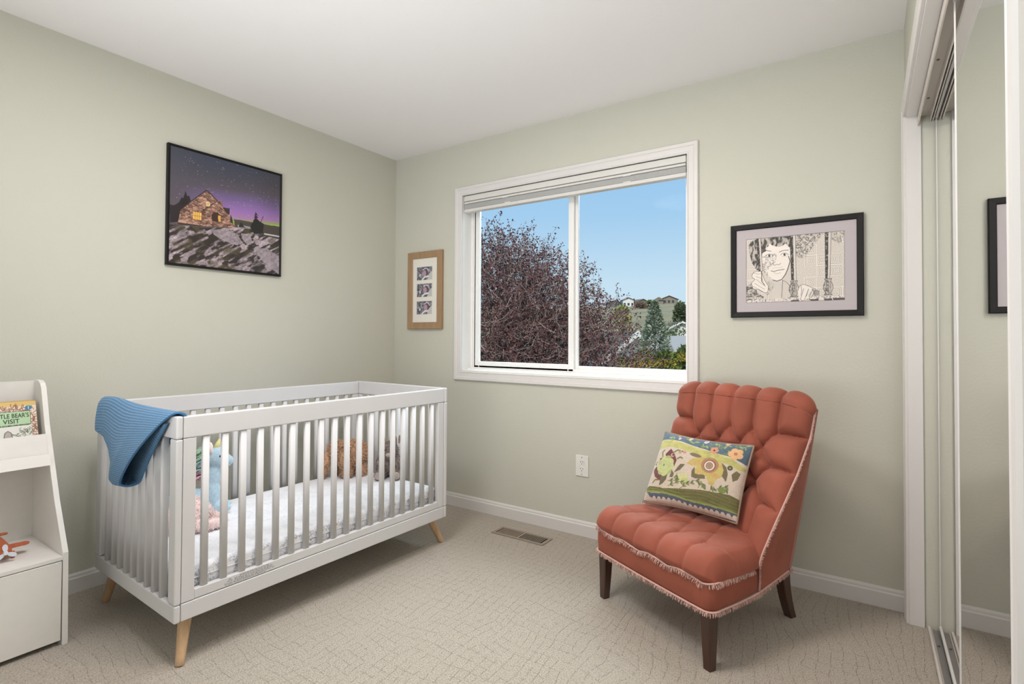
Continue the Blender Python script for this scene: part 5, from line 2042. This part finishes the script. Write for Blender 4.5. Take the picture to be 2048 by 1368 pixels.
Dg, Lg = np.meshgrid(np.concatenate([np.linspace(3.2, 60, 40), np.linspace(62, 420, 70)]), np.linspace(-190, 130, 100), indexing='ij')
Zg = ground_z(Dg, Lg)
Gx = CX + VD.x * Dg + VS.x * Lg
Gy = CYc + VD.y * Dg + VS.y * Lg
Gy = np.maximum(Gy, .2)
mb = MB(); mb.grid(np.stack([Gx, Gy, Zg], -1), flip=True)
hillo = mb.build('hillside', M['hill'], smooth=True); hillo['kind'] = 'structure'

M['bark'] = material('grey_brown_bark', rgb(104, 88, 78), .9, noise=(12, .3))
M['twig'] = material('pale_twig', rgb(172, 156, 142), .85, noise=(8, .25))
M['leaf_a'] = material('plum_leaf', rgb(112, 62, 64), .6)
M['leaf_b'] = material('dark_plum_leaf', rgb(74, 42, 46), .6)
M['leaf_c'] = material('reddish_plum_leaf', rgb(146, 92, 88), .6)

# --- purple leaved plum tree beside the house
plum = empty('plum_tree', (-1.70, 4.20, -3.0))
tag(plum, 'big purple-leaved plum tree with pale twigs filling the left of the window view', 'tree')
rt = random.Random(11)
C0 = Vector((-1.70, 4.20, -3.0))
# crown as a union of balls (world coordinates): centre, radius
BALLS = [((-1.95, 4.10, .75), 1.62), ((-2.5, 3.9, 1.35), 1.35), ((-1.55, 4.05, 1.55), 1.02), ((-1.05, 4.35, .95), 1.12), ((-.75, 4.60, .25), 1.15),
         ((-.55, 4.55, 1.20), .62), ((-2.1, 4.0, 2.05), .80), ((-1.0, 4.5, -.75), 1.35), ((-2.4, 3.9, -.6), 1.5), ((-1.6, 4.1, 2.2), .55), ((-.42, 4.85, -.45), 1.0), ((-1.2, 4.3, 1.75), .75)]
trunk = MB()
trunk.tube([(0, 0, 0), (.04, .02, .9), (.02, -.03, 1.7)], [.19, .15, .13], 10)
trunk.build('trunk', M['bark'], plum, smooth=True)
ends = []
for k in range(15):
    bc, br_ = BALLS[k % len(BALLS)]
    tgt = Vector(bc) + Vector((rt.uniform(-1, 1), rt.uniform(-1, 1), rt.uniform(-.2, 1))).normalized() * br_ * .75 - C0
    p0 = Vector((.02, -.03, 1.5 + rt.uniform(0, .2)))
    mid = p0.lerp(tgt, .45) + Vector((rt.uniform(-.2, .2), rt.uniform(-.2, .2), rt.uniform(-.1, .25)))
    mb = MB()
    pts = [p0, p0.lerp(mid, .5) + Vector((rt.uniform(-.08, .08), rt.uniform(-.08, .08), .05)), mid, mid.lerp(tgt, .5) + Vector((rt.uniform(-.1, .1), rt.uniform(-.1, .1), 0)), tgt]
    mb.tube(pts, [.075, .055, .038, .022, .008], 7)
    mb.build('branch', M['bark'], plum, smooth=True)
    ends += pts[2:]
tw, lf = MB(), MB()


def add_twig(p, d, L, r, segs=3):
    pts = [p]
    q = p.copy()
    for _ in range(segs):
        d = (d + Vector((rt.gauss(0, .35), rt.gauss(0, .35), rt.gauss(0.05, .30)))).normalized()
        q = q + d * L / segs
        pts.append(q.copy())
    a = d.cross(Vector((rt.gauss(0, 1), rt.gauss(0, 1), rt.gauss(0, 1)))).normalized()
    b = d.cross(a)
    o = len(tw.v)
    for i, pt in enumerate(pts):
        rr_ = r * (1 - .7 * i / segs)
        tw.v += [tuple(pt + a * rr_), tuple(pt - a * rr_ * .5 + b * rr_ * .87), tuple(pt - a * rr_ * .5 - b * rr_ * .87)]
    for i in range(segs):
        for j in range(3):
            tw.f.append((o + i * 3 + j, o + i * 3 + (j + 1) % 3, o + i * 3 + 3 + (j + 1) % 3, o + i * 3 + 3 + j)); tw.m.append(0)
    return pts


def add_leaf(p, s_, mi):
    a = Vector((rt.gauss(0, 1), rt.gauss(0, 1), rt.gauss(0, 1))).normalized()
    b = a.cross(Vector((rt.gauss(0, 1), rt.gauss(0, 1), rt.gauss(0, 1)))).normalized()
    o = len(lf.v)
    c_ = a.cross(b) * s_ * .18
    lf.v += [tuple(p), tuple(p + a * s_ * .5 + b * s_ * .28 + c_), tuple(p + a * s_), tuple(p + a * s_ * .5 - b * s_ * .28 + c_)]
    lf.f += [(o, o + 1, o + 2, o + 3)]; lf.m.append(mi)


wts = [r ** 2.2 for _, r in BALLS]
for k in range(17000):
    bc, br_ = rt.choices(BALLS, wts)[0]
    u = Vector((rt.gauss(0, 1), rt.gauss(0, 1), rt.gauss(0, 1))).normalized()
    rad = br_ * (rt.random() ** .45)
    p = Vector(bc) + u * rad - C0
    outw = (u + Vector((0, 0, .35)) + Vector((rt.gauss(0, .4), rt.gauss(0, .4), rt.gauss(0, .4)))).normalized()
    L_ = rt.uniform(.12, .32)
    pts = add_twig(p, outw, L_, rt.uniform(.0022, .0048))
    dens = 1.0 if p.z + C0.z > .3 else .75
    for j in range(int(rt.uniform(4, 9) * dens)):
        t = rt.random() * 3
        i = min(2, int(t))
        q = pts[i].lerp(pts[i + 1], t - i)
        add_leaf(q + Vector((rt.gauss(0, .012), rt.gauss(0, .012), rt.gauss(0, .012))), rt.uniform(.026, .052), rt.choices((0, 1, 2), (5, 4, 2))[0])
# sprigs standing out of the crown
for k in range(240):
    bc, br_ = rt.choices(BALLS[:7] + [BALLS[9]], [r for _, r in BALLS[:7] + [BALLS[9]]])[0]
    u = Vector((rt.gauss(0, 1), rt.gauss(0, .6), abs(rt.gauss(0, 1)))).normalized()
    p = Vector(bc) + u * br_ * .93 - C0
    pts = add_twig(p, (u + Vector((0, 0, .5))).normalized(), rt.uniform(.22, .48), .004)
    for j in range(14):
        t = rt.random() * 3; i = min(2, int(t))
        q = pts[i].lerp(pts[i + 1], t - i)
        add_leaf(q + Vector((rt.gauss(0, .02), rt.gauss(0, .02), rt.gauss(0, .02))), rt.uniform(.025, .05), rt.choices((0, 1), (1, 2))[0])
o = tw.build('twigs', M['twig'], plum); o['kind'] = 'stuff'
o = lf.build('foliage', [M['leaf_a'], M['leaf_b'], M['leaf_c']], plum); o['kind'] = 'stuff'


def leaf_cloud(name, parent, shape, n, size, mats, seed, elong=1.6, updir=None, kind='stuff', stretch=.3):
    """scattered small leaves; shape(rng)->(point, outward normal)"""
    rr = random.Random(seed)
    mb = MB()
    for k in range(n):
        p, nn = shape(rr)
        d = (nn + Vector((rr.gauss(0, .5), rr.gauss(0, .5), rr.gauss(0, .5))) + (updir or Vector((0, 0, 0)))).normalized()
        b = d.cross(Vector((rr.gauss(0, 1), rr.gauss(0, 1), rr.gauss(0, 1)))).normalized()
        s_ = size * rr.uniform(.6, 1.3)
        o = len(mb.v)
        mb.v += [tuple(p - b * s_ * .3), tuple(p + d * s_ * elong * .5 - b * s_ * .12 + b * s_ * .5), tuple(p + d * s_ * elong), tuple(p + d * s_ * elong * .4 - b * s_ * .5)]
        mb.f.append((o, o + 1, o + 2, o + 3)); mb.m.append(rr.randrange(len(mats)))
    o = mb.build(name, mats, parent)
    o['kind'] = kind
    return o


def ball_shape(balls, fill=.35):
    w_ = [r[0] * r[1] + r[1] * r[2] + r[0] * r[2] for _, r in balls]

    def f(rr):
        c_, r_ = rr.choices(balls, w_)[0]
        u = Vector((rr.gauss(0, 1), rr.gauss(0, 1), rr.gauss(0, 1))).normalized()
        q = rr.random() ** fill
        return Vector((c_[0] + u.x * r_[0] * q, c_[1] + u.y * r_[1] * q, c_[2] + u.z * r_[2] * q)), u
    return f


def cone_shape(h0, h1, R, pw=.8):
    def f(rr):
        t = rr.random() ** 1.5
        z = h0 + (h1 - h0) * t
        a = rr.uniform(0, 6.283)
        lump = 1 + .18 * math.sin(a * 5 + z * 3) + .12 * math.sin(z * 9 + a * 2)
        r_ = R * (1 - t) ** pw * lump * rr.random() ** .25
        return Vector((r_ * math.cos(a), r_ * math.sin(a), z)), Vector((math.cos(a), math.sin(a), .25))
    return f


G = lambda a, b, c: rgb(a, b, c)
M['spruce1'] = material('blue_spruce_needles', G(150, 158, 136), .8)
M['spruce2'] = material('dark_spruce_needles', G(98, 106, 84), .8)
M['spruce3'] = material('pale_spruce_needles', G(190, 196, 172), .8)
M['arb1'] = material('sunlit_gold_arborvitae', G(206, 186, 70), .8)
M['arb2'] = material('green_arborvitae', G(122, 132, 52), .8)
M['arb3'] = material('shaded_green_arborvitae', G(62, 78, 38), .8)
M['arb4'] = material('sunlit_bronze_arborvitae', G(206, 156, 70), .8)
M['bright'] = material('spring_green_leaves', G(186, 190, 110), .8)
M['olive'] = material('olive_leaves', G(106, 114, 72), .8)
M['bushbrown'] = material('bare_brown_brush', G(136, 118, 100), .9)
M['roof_d'] = material('dark_roof_shingle', G(104, 98, 92), .85, noise=(3, .12))
M['roof_g'] = material('pale_grey_metal_roof', G(178, 173, 168), .95)
M['roof_t'] = material('tan_roof', G(128, 112, 98), .85)
M['siding_w'] = material('white_siding', G(228, 224, 218), .7)
M['siding_t'] = material('taupe_siding', G(142, 130, 116), .8)
M['siding_dk'] = material('grey_siding', G(104, 108, 108), .8)
M['win_dark'] = material('far_window', G(62, 70, 78), .2)


def conifer(name, label, loc, h, R, n, size, mats, seed, group=None, cat='tree'):
    r = empty(name, loc)
    tag(r, label, cat, group)
    MB().tube([(0, 0, 0), (0, 0, h * .85)], [R * .09, .02], 8).build('trunk', M['bark'], r)
    leaf_cloud('foliage', r, cone_shape(h * .04, h, R), n, size, mats, seed, elong=1.5)
    return r


def bushy(name, label, loc, balls, n, size, mats, seed, group=None, cat='tree', trunk=True):
    r = empty(name, loc)
    tag(r, label, cat, group)
    if trunk:
        MB().tube([(0, 0, -.3), (balls[0][0][0] * .5, balls[0][0][1] * .5, balls[0][0][2])], [.14, .06], 8).build('trunk', M['bark'], r)
    leaf_cloud('foliage', r, ball_shape(balls), n, size, mats, seed)
    return r


conifer('blue_spruce', 'tall pale blue-green spruce beyond the hedge, right of the plum tree', (-1.955, 11.48, -3.0), 5.17, 1.20, 17000, .055, [M['spruce1'], M['spruce2'], M['spruce3'], M['spruce1']], 5)

# arborvitae hedge: clipped columns standing in a row
hl = ['leftmost yellow-green arborvitae of the hedge, beside the plum tree', 'second arborvitae of the hedge below the blue spruce',
      'third arborvitae of the hedge, in front of the grey roof', 'rightmost arborvitae of the hedge, at the window edge']
for k in range(4):
    x, y = -1.72 + .43 * k, 8.66 + .17 * k
    r = empty('arborvitae', (x, y, -3.0))
    h = 3.66 + .09 * k + .05 * math.sin(k * 2.1)
    tag(r, hl[k] if k < 4 else 'further arborvitae of the same hedge hidden past the right window frame', 'shrub', 'arborvitae hedge columns')
    MB().tube([(0, 0, 0), (0, 0, h * .8)], [.05, .02], 6).build('trunk', M['bark'], r)

    def shp(rr, h=h, k=k):
        a = rr.uniform(0, 6.283); z = h * rr.random() ** .7
        top = z > h * .90
        rad = .26 * (1 if z < h * .9 else math.sqrt(max(0, 1 - ((z - h * .9) / (h * .1)) ** 2))) * rr.random() ** .22
        return Vector((rad * math.cos(a), rad * math.sin(a), z)), Vector((math.cos(a) * .25, math.sin(a) * .25, 1.0))

    def shp_top(rr, h=h):
        a = rr.uniform(0, 6.283); q = rr.random() ** .5
        return Vector((.26 * q * math.cos(a), .26 * q * math.sin(a), h * .905 + .30 * math.sqrt(1 - q * q * .98) * .9)), Vector((math.cos(a) * .4, math.sin(a) * .4, .8))
    leaf_cloud('foliage', r, shp, 3600, .05, [M['arb2'], M['arb3'], M['arb3'], M['arb2']], 30 + k, elong=2.4)  # darker greens put the shaded hedge sides into the colour
    leaf_cloud('foliage_top', r, shp_top, 1500, .036, [M['arb1'], M['arb1'], M['arb2'], M['arb4']], 60 + k, elong=1.6)  # sunlit top put into the colour, over yellow-green tips

# house with white gable beside the spruce
def gable_house(name, label, loc, rz, wd, dp, hw_, rise, wall, roof, over=.35, group=None, wins=(), trim=None, base=-.2):
    r = empty(name, loc, rz)
    tag(r, label, 'house', group)
    mb = MB()
    mb.prism([(-wd / 2, base), (wd / 2, base), (wd / 2, hw_), (0, hw_ + rise), (-wd / 2, hw_)], 1, 0, dp)
    mb.build('walls', wall, r)
    sl = math.hypot(wd / 2, rise)
    ux_, uz_ = (wd / 2) / sl, rise / sl
    for sgn in (-1, 1):
        th = .12
        e = (sgn * (wd / 2 + over * ux_), hw_ - over * uz_)
        MB().prism([(0, hw_ + rise + .02), e, (e[0], e[1] + th), (0, hw_ + rise + .02 + th * 1.15)][::sgn], 1, -over, dp + over).build('roof_slope', roof, r)
        if trim:
            MB().prism([(0, hw_ + rise - .06), (e[0], e[1] - .10), (e[0], e[1] + .10), (0, hw_ + rise + .16)][::sgn], 1, -over - .05, -over).build('rake_board', trim, r)
    for (x, z, w_, h_) in wins:
        MB().box(x - w_ / 2, x + w_ / 2, -.04, .02, z, z + h_).build('window', M['win_dark'], r)
    return r


gable_house('gable_house', 'white gabled house half hidden between the plum tree and the blue spruce', (-4.52, 16.45, -3.0), math.radians(55), 4.6, 9.0, 2.72, 1.55, M['siding_w'], M['roof_d'],
            trim=M['siding_w'], wins=((-.9, 1.7, .8, 1.1), (.9, 1.7, .8, 1.1)))
gable_house('grey_roofed_house', 'low house with a pale grey roof right of the blue spruce', (-4.9, 26.6, -3.0), math.radians(80), 7.0, 8.0, 3.0, 1.15, M['siding_t'], M['roof_g'], wins=((-2, 1, 1, 1.2), (2, 1, 1, 1.2)))
gable_house('white_trimmed_house', 'distant house with white gable trim on the slope above the grey roof', (-14.6, 57.7, -.9), math.radians(30), 5.2, 6, 2.7, 1.2, M['siding_w'], M['roof_t'],
            trim=M['siding_w'], wins=((-1.2, 1, .9, 1.0), (1.2, 1, .9, 1.0)))


# houses along the ridge
def ridge_house(name, label, D, L, wd, dp, hw_, rise, wall, roof, rz, wins, wing=None):
    p = Vector((CX, CYc, 0)) + VD * D + VS * L
    z = float(ground_z(np.array(D), np.array(L)))
    r = gable_house(name, label, (p.x, p.y, z), rz, wd, dp, hw_, rise, wall, roof, over=.5, group='houses on the ridge', wins=wins, base=-2.5)
    if wing:
        x0, x1, hh = wing
        MB().box(x0, x1, -1.5, 4, -2.5, hh).build('wing', wall, r)
        MB().prism([(x0 - .4, hh), (x1 + .4, hh), ((x0 + x1) / 2, hh + 1.4)], 1, -2.0, 4.4).build('wing_roof', roof, r)
    return r


W3 = ((-1.7, .5, .9, 1.1), (0, .5, .9, 1.1), (1.7, .5, .9, 1.1))
for nm, lab, px_, wd, hh, rise, wall, roof, rz, wing in (
        ('ridge_house', 'leftmost dark house on the ridge, partly behind the plum tree', 1231, 4.6, 2.0, 1.0, M['siding_dk'], M['roof_d'], .5, None),
        ('ridge_house', 'tall grey house with white posts on the ridge, second from left', 1257, 4.8, 2.9, 1.0, M['siding_w'], M['roof_d'], 0.5, None),
        ('ridge_house', 'low pale house with brown roof on the ridge, third from left', 1286, 5.2, 1.7, 1.0, M['siding_t'], M['roof_t'], 1.2, None),
        ('ridge_house', 'broad brown-roofed house at the right end of the ridge', 1338, 7.5, 2.0, 1.5, M['siding_t'], M['roof_t'], .35, (-6.4, -2.6, 1.5))):
    # direction of that house from the room, then its place on the ridge line
    tx = (px_ - 1024) / 1053.8
    dirv = (Fv + Rv * tx)
    dirv = Vector((dirv.x, dirv.y, 0)).normalized()
    D_ = 236
    pos = dirv * D_
    ridge_house(nm, lab, pos.dot(VD), pos.dot(VS), wd, 5, hh, rise, wall, roof, math.atan2(dirv.y, dirv.x) - math.pi / 2 + rz * .5, W3[:3], wing)

# shrubs and trees on the slope
for k, (px_, D_, zc, rr3, mt, lab) in enumerate((
        (1244, 110, 7.2, 1.3, 'bright', 'bright spring-green tree on the slope beside the plum tree'),
        (1255, 70, 2.2, 1.3, 'bright', 'yellow-green shrub below the ridge, left of the blue spruce'),
        (1350, 40, 1.9, 1.1, 'olive', 'round green tree above the grey roof at right'),
        (1361, 100, 7.2, .9, 'spruce2', 'dark evergreen at the right window edge below the ridge'),
        (1336, 60, 1.7, 1.0, 'olive', 'small olive bush left of the distant white gable'),
        (1282, 170, 9.6, 1.6, 'bushbrown', 'low brown brush on the ridge slope under the pale house'),
        (1301, 215, 15.2, 1.4, 'olive', 'dark shrub on the ridge above the spruce tip'),
        (1313, 250, 17.6, 1.2, 'spruce2', 'small dark tree standing between the ridge houses'))):
    tx = (px_ - 1024) / 1053.8
    dv_ = (Fv + Rv * tx); dv_ = Vector((dv_.x, dv_.y, 0)).normalized()
    pos = dv_ * D_
    gz = float(ground_z(np.array(pos.dot(VD)), np.array(pos.dot(VS))))
    hgt = max(.6, zc - gz)
    bushy('hill_tree' if k in (0, 2, 3, 7) else 'hill_shrub', lab, (CX + pos.x, CYc + pos.y, gz), [((0, 0, hgt * .55), (rr3, rr3, max(hgt * .6, rr3 * .7))), ((rr3 * .5, 0, hgt * .35), (rr3 * .7, rr3 * .7, hgt * .4)), ((-rr3 * .5, .2, hgt * .4), (rr3 * .7, rr3 * .7, hgt * .45))],
          2600, D_ * .0035, [M[mt], M[mt], M['olive' if mt != 'bushbrown' else 'bushbrown']], 80 + k, cat='tree' if k in (0, 2, 3, 7) else 'shrub')
